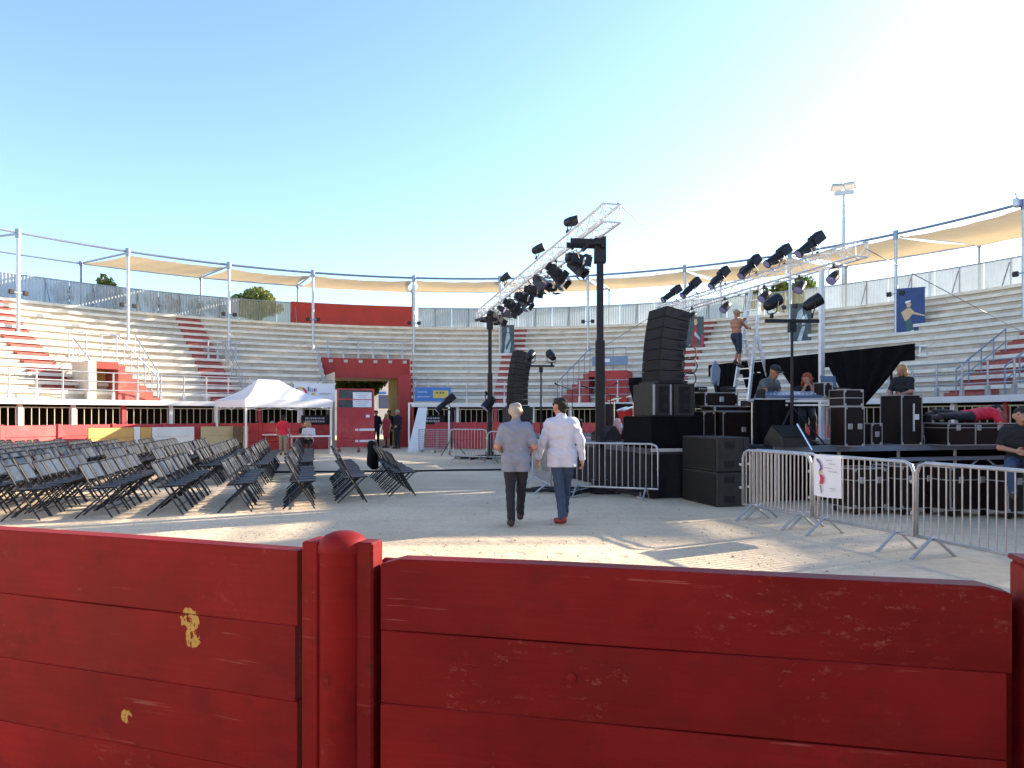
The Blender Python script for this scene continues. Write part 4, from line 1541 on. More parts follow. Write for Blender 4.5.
# cable strip on the sand
mb = MB()
pts = [G(272, 473), G(330, 472.5), G(400, 472), G(450, 471), G(508, 470.5)]
pr = []
for i in range(25):
    t_ = i / 24 * 4
    k_ = min(int(t_), 3)
    pr.append(pts[k_].lerp(pts[k_ + 1], t_ - k_) + Vector((0, 0.03 * math.sin(i * 1.7), 0.03)))
mb.path(pr, 0.06, 6)
mb.v = [(x, y, max(z, 0.002) * 0.6 + 0.002) for (x, y, z) in mb.v]
tag(mb.build('cable_cover', M['cable'], None, 'all'), 'dark cable cover strip lying across the sand between chair rows', 'cable')

# ================================================================== tent, tables and the people there
tp = W(245, 415, 26.0) * Vector((1, 1, 0))
tq = W(333, 415, 28.4) * Vector((1, 1, 0))
ta_ = math.atan2((tq - tp).y, (tq - tp).x)
tw = (tq - tp).length
tent = thing('pop_up_tent', 'white pop-up tent with pointed canopy beside the gateway', 'tent', tp, ta_)
TD, TE, TV, TPK = 3.0, 2.13, 1.86, 2.95
mb = MB()
ax0, ax1 = tw * 0.3, tw * 0.55


def roof_pt(x, y, z):
    return (x, y, z)


cn = [(0, 0), (tw, 0), (tw, TD), (0, TD)]
rd = [(ax0 + 0.05, TD / 2), (ax1, TD / 2)]
faces_ = [((0, 0), (tw, 0), rd[1], rd[0]), ((tw, 0), (tw, TD), rd[1], rd[1]), ((tw, TD), (0, TD), rd[0], rd[1]), ((0, TD), (0, 0), rd[0], rd[0])]
for (a, b, c, d) in faces_:
    def patch(u, v, a=a, b=b, c=c, d=d):
        e0 = Vector((a[0] + (b[0] - a[0]) * u, a[1] + (b[1] - a[1]) * u))
        e1 = Vector((d[0] + (c[0] - d[0]) * u, d[1] + (c[1] - d[1]) * u))
        p_ = e0 + (e1 - e0) * v
        return Vector((p_.x, p_.y, TE + (TPK - TE) * (0.78 * v + 0.22 * v ** 2 * 1.0) - 0.07 * math.sin(math.pi * v) - 0.03 * math.sin(math.pi * u) * (1 - v)))
    mb.grid(patch, 10, 8)
cano = mb.build('canopy', M['tent'], tent, 'all')
mb = MB()
for (a, b) in zip(cn, cn[1:] + cn[:1]):
    mb.grid(lambda u, v, a=a, b=b: Vector((a[0] + (b[0] - a[0]) * u, a[1] + (b[1] - a[1]) * u, TE - (TE - TV) * v - 0.03 * math.sin(math.pi * u) * (1 - v) - 0.01)), 10, 1)
mb.build('valance', M['tent'], cano, 'all')
for (x, y) in cn:
    x2, y2 = x + (0.06 if x == 0 else -0.06), y + (0.06 if y == 0 else -0.06)
    lg = MB().box((x2, y2, TE / 2 - 0.02), (0.06, 0.06, TE - 0.04)).build('leg', M['white_slab'], tent)
    MB().box((x2, y2, 0.015), (0.16, 0.16, 0.03)).build('foot', M['white_slab'], lg)
mb = MB()
for (a, b) in zip(cn, cn[1:] + cn[:1]):
    for s in range(2):
        pa = Vector((a[0] + (b[0] - a[0]) * s / 2, a[1] + (b[1] - a[1]) * s / 2, 0))
        pb = Vector((a[0] + (b[0] - a[0]) * (s + 1) / 2, a[1] + (b[1] - a[1]) * (s + 1) / 2, 0))
        c_ = Vector((tw / 2, TD / 2, 0))
        pa, pb = pa + (c_ - pa) * 0.04, pb + (c_ - pb) * 0.04
        mb.tube(pa + Vector((0, 0, 1.75)), pb + Vector((0, 0, 2.08)), 0.015, n=5)
        mb.tube(pa + Vector((0, 0, 2.08)), pb + Vector((0, 0, 1.75)), 0.015, n=5)
mb.build('scissor_frame', M['alu'], tent)


def table(label, a, b, dep, z, name='trestle_table'):
    rt = thing(name, label, 'table', a, math.atan2((b - a).y, (b - a).x))
    w_ = (b - a).length
    MB().box((w_ / 2, dep / 2, z - 0.02), (w_, dep, 0.04), ch=0.005).build('table_top', M['paper'], rt)
    for x in (0.12, w_ - 0.12):
        for y in (0.08, dep - 0.08):
            MB().tube((x, y, 0), (x, y, z - 0.04), 0.018, n=6).build('leg', M['galv'], rt)
    return rt


za = Vector((1, 1, 0))
table('long white trestle table at the front of the tent', W(288, 415, 27.9) * za, W(332, 415, 28.3) * za, 0.7, 0.72)
table('white trestle table at the back left of the tent', W(262, 415, 29.6) * za, W(283, 415, 29.4) * za, 0.7, 0.74)

SEATED = dict(pelvis=(0, 0, 0.52), neck=(0, 0.06, 1.03), head=(0, 0.1, 1.175), shL=(-0.185, 0.05, 0.965), shR=(0.185, 0.05, 0.965),
              elL=(-0.24, 0.1, 0.7), elR=(0.24, 0.1, 0.7), wrL=(-0.16, 0.34, 0.74), wrR=(0.16, 0.34, 0.74),
              hipL=(-0.09, 0.02, 0.5), hipR=(0.09, 0.02, 0.5), knL=(-0.12, 0.44, 0.5), knR=(0.12, 0.44, 0.5),
              anL=(-0.12, 0.42, 0.09), anR=(0.12, 0.42, 0.09), toL=(-0.13, 0.57, 0.035), toR=(0.13, 0.57, 0.035))


def bench_seat(label, loc, rz, z=0.42, m='chair'):
    rt = thing('stool', label, 'stool', loc, rz)
    MB().box((0, 0, z - 0.02), (0.36, 0.36, 0.04), ch=0.01).build('seat', M[m], rt)
    for x in (-0.15, 0.15):
        for y in (-0.15, 0.15):
            MB().tube((x, y, 0), (x, y, z - 0.03), 0.014, n=6).build('leg', M['chairmetal'], rt)


pp = W(283, 415, 27.4) * za
person('person in bright red top standing with back turned under the tent', pp, R(5), 1.55, None, (0, 1, 0), 'shirt_red', 'khaki', hair='hair_dark', h=0.022, hem=0.88)
for (px, d, lbl, sh, hr, rz) in ((309, 28.9, 'person in white shirt seated behind the front tent table', 'shirt_white', 'hair_blond', 180),
                                 (305, 29.9, 'person in black seated behind the one in white shirt', 'shirt_black', 'hair_dark', 150),
                                 (272, 30.6, 'person in dark blue bending over the back tent table', 'dress_blue', 'hair_grey', 200),
                                 (259, 30.3, 'person in yellow top sitting at the tent\'s back left', 'shirt_yellow', 'hair_dark', 170),
                                 (237, 30.0, 'person in red sitting left of the tent leg', 'shirt_red', 'hair_dark', 100)):
    pp = W(px, 415, d) * za
    person(lbl, pp, R(rz), 1.72, SEATED, (0, 1, -0.1), sh, 'trousers_dark', hair=hr, h=0.022, hem=0.95, hair_len=0.12 if hr == 'hair_blond' else 0)
    bench_seat('small dark stool under the ' + lbl, pp, R(rz))

# group in the gateway
GP = [(368, 34.2, 'dark-suited person standing furthest left in the gateway group', 'suit_black', 'khaki', 'hair_dark', 160, 1.72, 'long'),
      (376, 35.0, 'person in black suit second from left in the gateway', 'suit_black', 'trousers_dark', 'hair_dark', 200, 1.78, 'long'),
      (386.5, 33.4, 'woman in short red dress standing in the gateway', 'dress_red', 'dress_red', 'hair_blond', 150, 1.62, 'cap'),
      (389, 35.6, 'person in dark clothes behind the woman in red', 'suit_black', 'trousers_dark', 'hair_dark', 180, 1.8, 'long'),
      (397.5, 32.6, 'tall man in dark suit and white shirt at the gateway\'s right', 'suit_black', 'trousers_dark', 'hair_grey', 140, 1.8, 'long')]
for (px, d, lbl, sh, tr_, hr, rz, H_, slv) in GP:
    pp = W(px, 415, d) * za
    person(lbl, pp, R(rz), H_, dict(elL=(-0.25, 0.02, 1.13), wrL=(-0.2, 0.2, 1.02)) if px != 386.5 else None, (0.2, 1, 0), sh, tr_, hair=hr, h=0.022,
           hem=0.84 if px != 386.5 else 0.62, sleeve=slv, legs='long' if px != 386.5 else 'short', hair_len=0.16 if hr == 'hair_blond' else 0)

# leaning white panel, its post, mesh panels
lp = thing('leaning_panel', 'tall pale blue-white panel leaning against the stand beside the gateway', 'panel', W(411, 415, 30.0) * za, 0.05)
mb = MB()
b0_, b1_ = Vector((-0.15, 0, 0.0)), Vector((0.5, 0, 0))
t0_, t1_ = Vector((0.23, 0.9, 1.88)), Vector((0.62, 0.9, 1.88))
mb.prism([b0_, b1_, t1_, t0_], (0, 0.04, 0.0))
mb.build('sheet', M['tent'], lp)
MB().beam((0.0, -0.002, 0.15), (0.56, -0.002, 0.15), 0.012, 0.03).build('bottom_batten', M['paper'], lp)
wf_ = thing('white_portal', 'white metal doorway frame just right of the gateway', 'doorway', W(409, 415, 31.6) * za, 0)
MB().box((0, 0, 1.05), (0.07, 0.07, 2.1)).build('upright', M['white_slab'], wf_)
MB().box((0.9, 0, 2.07), (1.75, 0.07, 0.07)).build('crosspiece', M['white_slab'], wf_)
MB().box((1.78, 0, 1.05), (0.07, 0.07, 2.1)).build('upright', M['white_slab'], wf_)

# ================================================================== stage area
SR = R(14.5)
SV = Vector((math.cos(SR), math.sin(SR), 0))      # across the stage, away from the audience
SU = Vector((-math.sin(SR), math.cos(SR), 0))     # along the stage front, away from the camera
SN = Vector((2.55, 13.1, 0))                       # its near front corner
DZ = 0.92
LV, LU = 7.7, 11.5


def S(v, u, z=0.0):
    return SN + SV * v + SU * u + Vector((0, 0, z))


stage = thing('stage', 'black stage platform with charcoal skirt filling the right of the ring', 'stage', SN, SR)
for i in range(4):
    for j in range(6):
        w_, l_ = LV / 4, LU / 6
        MB().box((w_ * (i + 0.5), l_ * (j + 0.5), DZ - 0.05), (w_ - 0.01, l_ - 0.01, 0.1)).build('deck_panel', M['deck'], stage)
for j in range(7):
    for i in range(5):
        MB().tube((0.08 + (LV - 0.16) * i / 4, 0.08 + (LU - 0.16) * j / 6, 0), (0.08 + (LV - 0.16) * i / 4, 0.08 + (LU - 0.16) * j / 6, DZ - 0.1), 0.024, n=6).build('leg', M['galv'], stage)


def skirt(p, q, z0, z1, n):
    p, q = Vector(p), Vector(q)
    nr = (q - p).normalized().cross(Vector((0, 0, 1)))
    return lambda u, v: p.lerp(q, u) + nr * (0.03 * math.sin(u * n * 6.283) * (0.3 + 0.7 * (1 - v)) + 0.015) + Vector((0, 0, z0 + (z1 - z0) * v))


MB().grid(skirt((0, 0, 0), (0, LU, 0), 0.01, DZ - 0.02, 26), 160, 3).build('front_skirt', M['greycloth'], stage, 'all')
MB().grid(skirt((LV, 0, 0), (0, 0, 0), 0.01, DZ - 0.02, 16), 100, 3).build('side_skirt', M['greycloth'], stage, 'all')
MB().beam((0.0, -0.04, DZ - 0.02), (LV, -0.04, DZ - 0.02), 0.03, 0.06).build('edge_rail', M['alu'], stage)

# low wing platform on the near side
wing = thing('wing_platform', 'low steel-framed side platform carrying the flight cases', 'platform', S(1.72, -1.25), SR)
WL, WD, WZ = 6.6, 1.2, 1.0
for i in range(4):
    MB().box((WL / 4 * (i + 0.5), WD / 2, WZ - 0.035), (WL / 4 - 0.01, WD, 0.07)).build('deck_panel', M['deck'], wing)
MB().beam((0, -0.02, WZ - 0.05), (WL, -0.02, WZ - 0.05), 0.04, 0.1).build('edge_rail', M['bluesteel'], wing)
MB().beam((2.4, -0.02, WZ - 0.26), (WL, -0.02, WZ - 0.26), 0.05, 0.07).build('lower_rail', M['bluesteel'], wing)
for i in range(6):
    x = 0.1 + (WL - 0.2) * i / 5
    MB().tube((x, 0.05, 0), (x, 0.05, WZ - 0.1), 0.03, n=8).build('leg', M['galv'], wing)
    MB().tube((x, WD - 0.05, 0), (x, WD - 0.05, WZ - 0.08), 0.03, n=8).build('leg', M['galv'], wing)
    if 2 <= i <= 4:
        for s in (-1, 1):
            MB().tube((x, 0.04, 0.35), (x + 0.55 * s, 0.04, WZ - 0.28), 0.018, n=6).build('brace', M['galv'], wing)
MB().grid(skirt((2.3, 0.25, 0), (0, 0.25, 0), 0.02, WZ - 0.1, 5), 40, 2).build('skirt', M['cloth'], wing, 'all')
MB().grid(skirt((WL, WD - 0.2, 0), (2.3, WD - 0.2, 0), 0.02, WZ - 0.1, 9), 60, 2).build('skirt', M['cloth'], wing, 'all')
# loose spot lamps lying along the wing edge
rnd = random.Random(8)
for i in range(7):
    o = thing('floor_lamp_can', '%s small lamp can along the platform edge counted from the left' % ORD[i], 'lamp', S(1.72 + 2.75 + 0.45 * i, -1.12, WZ), SR + rnd.uniform(-1, 1))
    MB().lathe((0, 0, 0.075), [(0.03, -0.1), (0.07, -0.06), (0.075, 0.08)], 10, rot=Matrix.Rotation(R(90), 3, 'Y')).build('can', M['blackmetal'], o, True)
    MB().path([(-0.02, -0.085, 0.01), (-0.02, -0.09, 0.08), (-0.02, -0.085, 0.16), (-0.02, 0.085, 0.16), (-0.02, 0.09, 0.08), (-0.02, 0.085, 0.01)], 0.007, 5).build('yoke', M['alu'], o)


def case(label, loc, size, rz=SR, m='case', split_x=0, lid=0.0, latches=2, casters=False, label_plate=False, strip=False, name='flight_case', handles=True):
    """Flight case: laminate panels held in aluminium edge trim, ball corners, latches. loc = base centre."""
    rt = thing(name, label, 'flight case', loc, rz)
    w_, d_, h_ = size
    z0 = 0.1 if casters else 0.0
    t_ = 0.016
    MB().box((0, 0, z0 + h_ / 2), (w_ - t_, d_ - t_, h_ - t_)).build('panel_body', M[m], rt)
    tm = MB()
    hx, hy = w_ / 2, d_ / 2
    for sx in (-1, 1):
        for sy in (-1, 1):
            tm.box((sx * (hx - t_ / 2), sy * (hy - t_ / 2), z0 + h_ / 2), (t_, t_, h_))
    for z in (z0 + t_ / 2, z0 + h_ - t_ / 2) + ((z0 + h_ * lid,) if lid else ()):
        for s in (-1, 1):
            tm.box((0, s * (hy - t_ / 2 + 0.001), z), (w_ - 0.002, t_, t_))
            tm.box((s * (hx - t_ / 2 + 0.001), 0, z), (t_, d_ - 0.002, t_))
    for k_ in range(split_x):
        x = -hx + w_ * (k_ + 1) / (split_x + 1)
        tm.box((x, -(hy - t_ / 2 + 0.002), z0 + h_ / 2), (t_ * 1.6, t_, h_ - 0.004))
        tm.box((x, 0, z0 + h_ - t_ / 2 + 0.002), (t_ * 1.6, d_ - 0.01, t_))
    tm.build('edge_trim', M['galv'], rt)
    for sx in (-1, 1):
        for sz in (0, 1):
            MB().box((sx * (hx - 0.03), -(hy - 0.015), z0 + 0.03 + sz * (h_ - 0.06)), (0.05, 0.035, 0.05), ch=0.012).build('corner', M['galv'], rt)
    for k_ in range(latches):
        x = -hx + w_ * (k_ + 0.5) / latches
        z = z0 + (h_ * lid if lid else h_ * 0.5)
        MB().box((x, -hy - 0.003, z), (0.09, 0.02, 0.1), ch=0.006).build('latch', M['galv'], rt)
    if handles:
        MB().path([(hx * 0.35, -hy - 0.002, z0 + h_ * 0.35), (hx * 0.35, -hy - 0.03, z0 + h_ * 0.35), (hx * 0.6, -hy - 0.03, z0 + h_ * 0.35), (hx * 0.6, -hy - 0.002, z0 + h_ * 0.35)], 0.008, 5).build('handle', M['black'], rt)
    if label_plate:
        MB().box((hx * 0.45, -hy - 0.001, z0 + h_ * 0.56), (0.09, 0.01, 0.1)).build('paper_label', M['paper'], rt)
    if strip:
        MB().box((hx * 0.16, -hy - 0.001, z0 + h_ * 0.55), (0.035, 0.01, h_ * 0.55)).build('metal_strip', M['alu'], rt)
    if casters:
        for sx in (-1, 1):
            for sy in (-1, 1):
                cx_, cy_ = sx * (hx - 0.1), sy * (hy - 0.08)
                MB().tube((cx_ - 0.018, cy_, 0.05), (cx_ + 0.018, cy_, 0.05), 0.05, n=10).build('castor', M['black'], rt)
    return rt


def wz(px, d, z=WZ):
    p_ = W(px, 415, d)
    return Vector((p_.x, p_.y, z))


# ------------------------------------------------------------------ loudspeakers
def sub_box(rt, z, w_, d_, h_):
    """one subwoofer: grille towards the audience (-x), handles on the near side."""
    b_ = MB().box((0, 0, z + h_ / 2), (d_, w_, h_ - 0.008), ch=0.012).build('cabinet', M['speaker'], rt)
    MB().box((-d_ / 2 - 0.006, 0, z + h_ / 2), (0.012, w_ - 0.06, h_ - 0.06)).build('grille', M['grille'], b_)
    for sz in (0.22, 0.78):
        MB().box((-d_ * 0.12, -w_ / 2 - 0.002, z + h_ * sz), (0.2, 0.012, 0.11)).build('handle_recess', M['dark'], b_)
        MB().tube((-d_ * 0.22, -w_ / 2 - 0.012, z + h_ * sz + 0.012), (-d_ * 0.02, -w_ / 2 - 0.012, z + h_ * sz + 0.012), 0.012, n=6).build('handle', M['black'], b_)
    MB().box((d_ * 0.3, -w_ / 2 - 0.001, z + h_ / 2), (0.012, 0.006, h_ - 0.04)).build('side_seam', M['grille'], b_)


c0 = G(717, 507.5)
ss = thing('subwoofer_stack', 'two stacked dark grey subwoofers on the sand in front of the stage', 'loudspeaker', c0 + SV * 0.31 + SU * 0.6, SR)
sub_box(ss, 0.0, 1.2, 0.62, 0.585)
sub_box(ss, 0.592, 1.2, 0.62, 0.585)

pb = thing('speaker_plinth', 'black cloth-covered plinth under the near loudspeaker stack', 'plinth', S(0.62, 0.78, DZ), SR)
MB().box((0, 0, 0.3), (1.08, 1.3, 0.6), ch=0.02).build('cloth_box', M['cloth'], pb)
MB().box((0, 0, 0.605), (1.12, 1.34, 0.012)).build('top_board', M['black'], pb)
sp = thing('bass_cabinet_pair', 'pair of black bass cabinets with side handles under the near line array', 'loudspeaker', S(0.62, 0.78, DZ + 0.612), SR)
for (x, w_) in ((-0.2, 0.4), (0.24, 0.44)):
    b_ = MB().box((x, 0, 0.31), (w_, 0.95, 0.62), ch=0.012).build('cabinet', M['speaker'], sp)
    MB().box((x, -0.478, 0.31), (w_ * 0.5, 0.012, 0.5)).build('side_panel', M['grille'], b_)
    for z in (0.18, 0.45):
        MB().box((x + w_ * 0.12, -0.484, z), (0.14, 0.012, 0.1)).build('handle_recess', M['dark'], b_)
MB().box((-0.395, -0.47, 0.31), (0.03, 0.04, 0.58)).build('painted_lit_edge', M['galv'], sp)  # pale steel strips stand in for light catching the cabinet edges
MB().box((-0.055, -0.47, 0.31), (0.03, 0.04, 0.58)).build('painted_lit_edge', M['galv'], sp)


def line_array(label, base, n, scale=1.0, first=R(1.0), stepa=R(1.8)):
    rt = thing('line_array', label, 'loudspeaker', base, SR)
    rt.scale = (scale,) * 3
    a = first
    p = Vector((0, 0, 0.04))
    w_, d_, h_ = 0.78, 0.52, 0.2
    for i in range(n):
        rot = Matrix.Rotation(a, 3, 'Y')
        # trapezoid seen from the side: taller at the front (-x)
        fx, bx = -d_ / 2, d_ / 2
        poly = [(fx, -w_ / 2, 0), (bx, -w_ / 2, 0.012), (bx, -w_ / 2, h_ - 0.012), (fx, -w_ / 2, h_ - 0.004)]
        b_ = MB()
        b_.prism([p + rot @ Vector(q_) for q_ in poly], Vector((0, w_, 0)))
        cb = b_.build('cabinet', M['speaker'], rt)
        g_ = MB()
        g_.box(p + rot @ Vector((fx - 0.006, 0, h_ / 2 - 0.002)), (0.012, w_ - 0.03, h_ - 0.008), rot)
        g_.build('grille', M['grille'], cb)
        MB().box(p + rot @ Vector((bx - 0.1, -w_ / 2 - 0.006, h_ / 2)), (0.16, 0.014, 0.05), rot).build('rigging_plate', M['blackmetal'], cb)
        p = p + rot @ Vector((0, 0, h_))
        a += stepa
    MB().box((0, 0, 0.02), (0.6, 0.9, 0.04)).build('base_frame', M['blackmetal'], rt)
    return rt


line_array('tall curved line array of black cabinets beside the stage, nearer one', S(0.62, 0.74, DZ + 0.612 + 0.63), 7, 1.0)
ba = S(0.4, 11.0, DZ)
fp = thing('far_bass_stack', 'black bass cabinets under the far line array', 'loudspeaker', ba, SR)
for z in (0, 0.45):
    MB().box((0, 0, z + 0.225), (0.8, 1.0, 0.44), ch=0.012).build('cabinet', M['speaker'], fp)
line_array('smaller-looking curved line array at the far end of the stage', ba + Vector((0, 0, 0.9)), 9, 1.0, R(-2), R(2.0))

# ------------------------------------------------------------------ trusses
def truss(label, p, q, s=0.3, step=0.5, name='lighting_truss'):
    p, q = Vector(p), Vector(q)
    d = q - p
    L0 = d.length
    rt = thing(name, label, 'truss', p, math.atan2(d.y, d.x))
    h = s / 2
    for y in (-h, h):
        for z in (-h, h):
            MB().tube((0, y, z), (L0, y, z), 0.025, n=8).build('chord', M['alu'], rt, True)
    n = int(L0 / step)
    for side in range(4):
        mb = MB()
        for i in range(n):
            x0, x1 = L0 * i / n, L0 * (i + 1) / n
            a_, b_ = (-h, h) if i % 2 else (h, -h)
            if side < 2:
                y = (-h, h)[side]
                mb.tube((x0, y, a_), (x1, y, b_), 0.011, n=5)
            else:
                z = (-h, h)[side - 2]
                mb.tube((x0, a_, z), (x1, b_, z), 0.011, n=5)
        mb.build('lacing', M['alu'], rt)
    for x in [0.01, L0 - 0.01] + [L0 * k_ / 4 for k_ in (1, 2, 3)]:
        mb = MB()
        for (a_, b_) in (((-h, -h), (h, -h)), ((h, -h), (h, h)), ((h, h), (-h, h)), ((-h, h), (-h, -h))):
            mb.tube((x, a_[0], a_[1]), (x, b_[0], b_[1]), 0.016, n=5)
        mb.build('end_frame', M['alu'], rt)
    return rt


T1a, T1b = W(617, 219, 12.75), W(478, 302, 26.0)
T1a.z = T1b.z = 5.18
T1a.x, T1b.x = (612 - 512) / FPX * 12.75, (481 - 512) / FPX * 26.0
truss('long aluminium lighting truss raised on two black towers, left of the stage', T1a, T1b, 0.32, 0.34)
d1 = (T1b - T1a).normalized()
s1 = Vector((d1.y, -d1.x, 0))      # to the right of the truss
T2a, T2b = W(862, 247, 15.7), W(660, 309, 25.4)
T2a.z = T2b.z = 5.22
truss('aluminium lighting truss on the right, above the ladder', T2a, T2b, 0.32, 0.34)
d2 = (T2b - T2a).normalized()


def tower(label, px, d, top, fork_to):
    b_ = W(px, 415, d) * Vector((1, 1, 0))
    rt = thing('lifting_tower', label, 'tower', b_, 0)
    MB().box((0, 0, top * 0.3), (0.17, 0.17, top * 0.6)).build('outer_mast', M['blackmetal'], rt)
    MB().box((0, 0, top * 0.5 + 0.1), (0.125, 0.125, top - 0.2)).build('inner_mast', M['blackmetal'], rt)
    MB().box((0, 0, 0.15), (0.3, 0.3, 0.25)).build('base_block', M['blackmetal'], rt)
    for k_ in range(4):
        an = R(45 + 90 * k_)
        lg = MB().beam((0.1 * math.cos(an), 0.1 * math.sin(an), 0.14), (0.95 * math.cos(an), 0.95 * math.sin(an), 0.05), 0.07, 0.07).build('outrigger', M['blackmetal'], rt)
        MB().lathe((0.95 * math.cos(an), 0.95 * math.sin(an), 0), [(0.08, 0), (0.08, 0.02), (0.02, 0.04), (0.02, 0.1)], 10).build('foot_pad', M['galv'], lg)
    ft = Vector(fork_to) - b_
    fx = Vector((ft.x, ft.y, 0))
    ln = fx.length
    fx.normalize()
    fy = Vector((-fx.y, fx.x, 0))
    zf = top - 0.1
    MB().box((0, 0, zf - 0.12), (0.22, 0.22, 0.5)).build('carriage', M['blackmetal'], rt)
    for s in (-0.17, 0.17):
        MB().beam(fy * s + Vector((0, 0, zf + 0.0)) + fx * -0.05, fy * s + fx * (ln + 0.42) + Vector((0, 0, zf)), 0.06, 0.1).build('fork_arm', M['blackmetal'], rt)
    for x in (0.0, 0.3):
        MB().beam(fx * x - fy * 0.22 + Vector((0, 0, zf - 0.08)), fx * x + fy * 0.22 + Vector((0, 0, zf - 0.08)), 0.06, 0.06).build('cross_arm', M['blackmetal'], rt)
    MB().box((0.02, -0.13, 1.05), (0.16, 0.12, 0.2), ch=0.02).build('winch', M['blackmetal'], rt)
    MB().box((0.0, -0.075, 0.95), (0.05, 0.02, 0.12)).build('white_sticker', M['paper'], rt)
    return rt


pt = T1a + d1 * 1.25
tower('tall black lifting tower holding the near end of the left truss', 600, 14.0, 5.02, (pt.x, pt.y, 5))
pt = T1b - d1 * 1.0
tower('black lifting tower holding the far end of the left truss', 490, 24.8, 5.02, (pt.x, pt.y, 5))

# right truss support posts
for (px, d, lbl) in ((823.5, 17.0, 'slim pale upright post carrying the near end of the right truss'), (672, 24.6, 'slim pale upright post at the far end of the right truss')):
    q_ = T2a + d2 * ((d - T2a.y) / d2.y)
    rt = thing('truss_post', lbl, 'post', (q_.x, q_.y, DZ), SR)
    MB().box((0, 0, (5.05 - DZ) / 2), (0.1, 0.1, 5.05 - DZ)).build('upright', M['alu'], rt)
    MB().box((0, 0, 0.03), (0.5, 0.5, 0.06)).build('base_plate', M['galv'], rt)

# guy wires
def wire(label, p, q, sag=0.0, r=0.011):
    p, q = Vector(p), Vector(q)
    pts = [p.lerp(q, i / 10) - Vector((0, 0, sag * 4 * (i / 10) * (1 - i / 10))) for i in range(11)]
    o = MB().path(pts, r, 5).build('guy_wire', M['wire'], None, 'all')
    tag(o, label, 'wire')


wire('thin wire from the left truss end down to the awning post', T1a + Vector((0.1, 0, 0.18)), W(684, 262, 33.5))
wire('thin wire from the right truss end down to the right stand', T2a + Vector((0.1, 0, 0)), W(1030, 336, 21.5))
wire('thin wire slanting down from the right stand to the plinth', W(560, 374, 33.0), W(652, 316, 20.0))

# ------------------------------------------------------------------ lamps
def proto_par():
    """PAR can hanging from its clamp at the origin; beam towards local +x and down."""
    rt = thing('par_lamp', 'x', 'stage lamp', (0, 0, -50))
    MB().box((0, 0, -0.03), (0.05, 0.06, 0.1)).build('clamp', M['blackmetal'], rt)
    MB().path([(0, -0.15, -0.32), (0, -0.15, -0.12), (0, -0.1, -0.08), (0, 0.1, -0.08), (0, 0.15, -0.12), (0, 0.15, -0.32)], 0.013, 6).build('yoke', M['blackmetal'], rt)
    rot = Matrix.Rotation(R(90 + 38), 3, 'Y')
    b_ = MB()
    c = Vector((0, 0, -0.32))
    b_.lathe(c, [(0.05, -0.24), (0.1, -0.2), (0.13, -0.05), (0.135, 0.16)], 16, rot=rot)
    bd = b_.build('can', M['blackmetal'], rt, True)
    MB().lathe(c + rot @ Vector((0, 0, 0.155)), [(0.122, 0), (0.118, 0.012), (0.06, 0.022)], 16, rot=rot).build('lens', M['lens'], bd, True)
    return rt


def proto_profile():
    """Long profile spot standing on its clamp; barrel pointing local +x and up slightly."""
    rt = thing('profile_lamp', 'x', 'stage lamp', (0, 0, -50))
    MB().box((0, 0, 0.03), (0.05, 0.06, 0.1)).build('clamp', M['blackmetal'], rt)
    MB().path([(0, -0.13, 0.34), (0, -0.13, 0.12), (0, 0.13, 0.12), (0, 0.13, 0.34)], 0.012, 6).build('yoke', M['blackmetal'], rt)
    b_ = MB()
    c = Vector((0, 0, 0.34))
    rot = Matrix.Rotation(R(90), 3, 'Y')
    b_.box(c + Vector((-0.2, 0, 0)), (0.4, 0.24, 0.26), ch=0.03)
    b_.lathe(c, [(0.1, 0.0), (0.11, 0.1), (0.1, 0.42), (0.12, 0.44), (0.12, 0.5)], 14, rot=rot)
    bd = b_.build('barrel', M['blackmetal'], rt)
    MB().lathe(c + rot @ Vector((0, 0, 0.49)), [(0.105, 0), (0.1, 0.014)], 14, rot=rot).build('lens', M['lens'], bd)
    for k_ in range(4):
        MB().box(c + Vector((-0.06 - 0.08 * k_, 0, 0.135)), (0.02, 0.2, 0.02)).build('cooling_fin', M['blackmetal'], bd)
    return rt


def proto_fresnel():
    rt = thing('fresnel_lamp', 'x', 'stage lamp', (0, 0, -50))
    MB().box((0, 0, -0.03), (0.06, 0.07, 0.12)).build('clamp', M['blackmetal'], rt)
    MB().path([(0, -0.22, -0.42), (0, -0.22, -0.14), (0, 0.22, -0.14), (0, 0.22, -0.42)], 0.015, 6).build('yoke', M['blackmetal'], rt)
    rot = Matrix.Rotation(R(30), 3, 'Y')
    c = Vector((0, 0, -0.42))
    b_ = MB()
    b_.box(c, (0.46, 0.36, 0.36), rot, ch=0.05)
    b_.box(c + rot @ Vector((-0.28, 0, 0.02)), (0.14, 0.28, 0.26), rot, ch=0.04)
    bd = b_.build('housing', M['blackmetal'], rt)
    MB().lathe(c + rot @ Vector((0.23, 0, 0)), [(0.14, 0), (0.14, 0.02), (0.08, 0.05)], 14, rot=rot @ Matrix.Rotation(R(90), 3, 'Y')).build('lens', M['lens'], bd)
    for (yy, zz, rx) in ((0, 0.2, 0), (0, -0.2, 0), (0.2, 0, 1), (-0.2, 0, 1)):
        MB().box(c + rot @ Vector((0.34, yy * 1.15, zz * 1.15)), (0.22, 0.34 if not rx else 0.01, 0.01 if not rx else 0.34), rot).build('barn_door', M['blackmetal'], bd)
    return rt


PP, PF, PR_ = proto_par(), proto_fresnel(), proto_profile()
LK = kids_of(PP, PF, PR_)
used = set()


def lamp(src, loc, rz, tilt, label, group, scale=1.0):
    o = src if src.name not in used else copy_tree(src, LK)
    used.add(src.name)
    o.location = loc
    o.rotation_euler = (0, tilt, rz)
    o.scale = (scale,) * 3
    o['label'] = label
    o['group'] = group
    return o


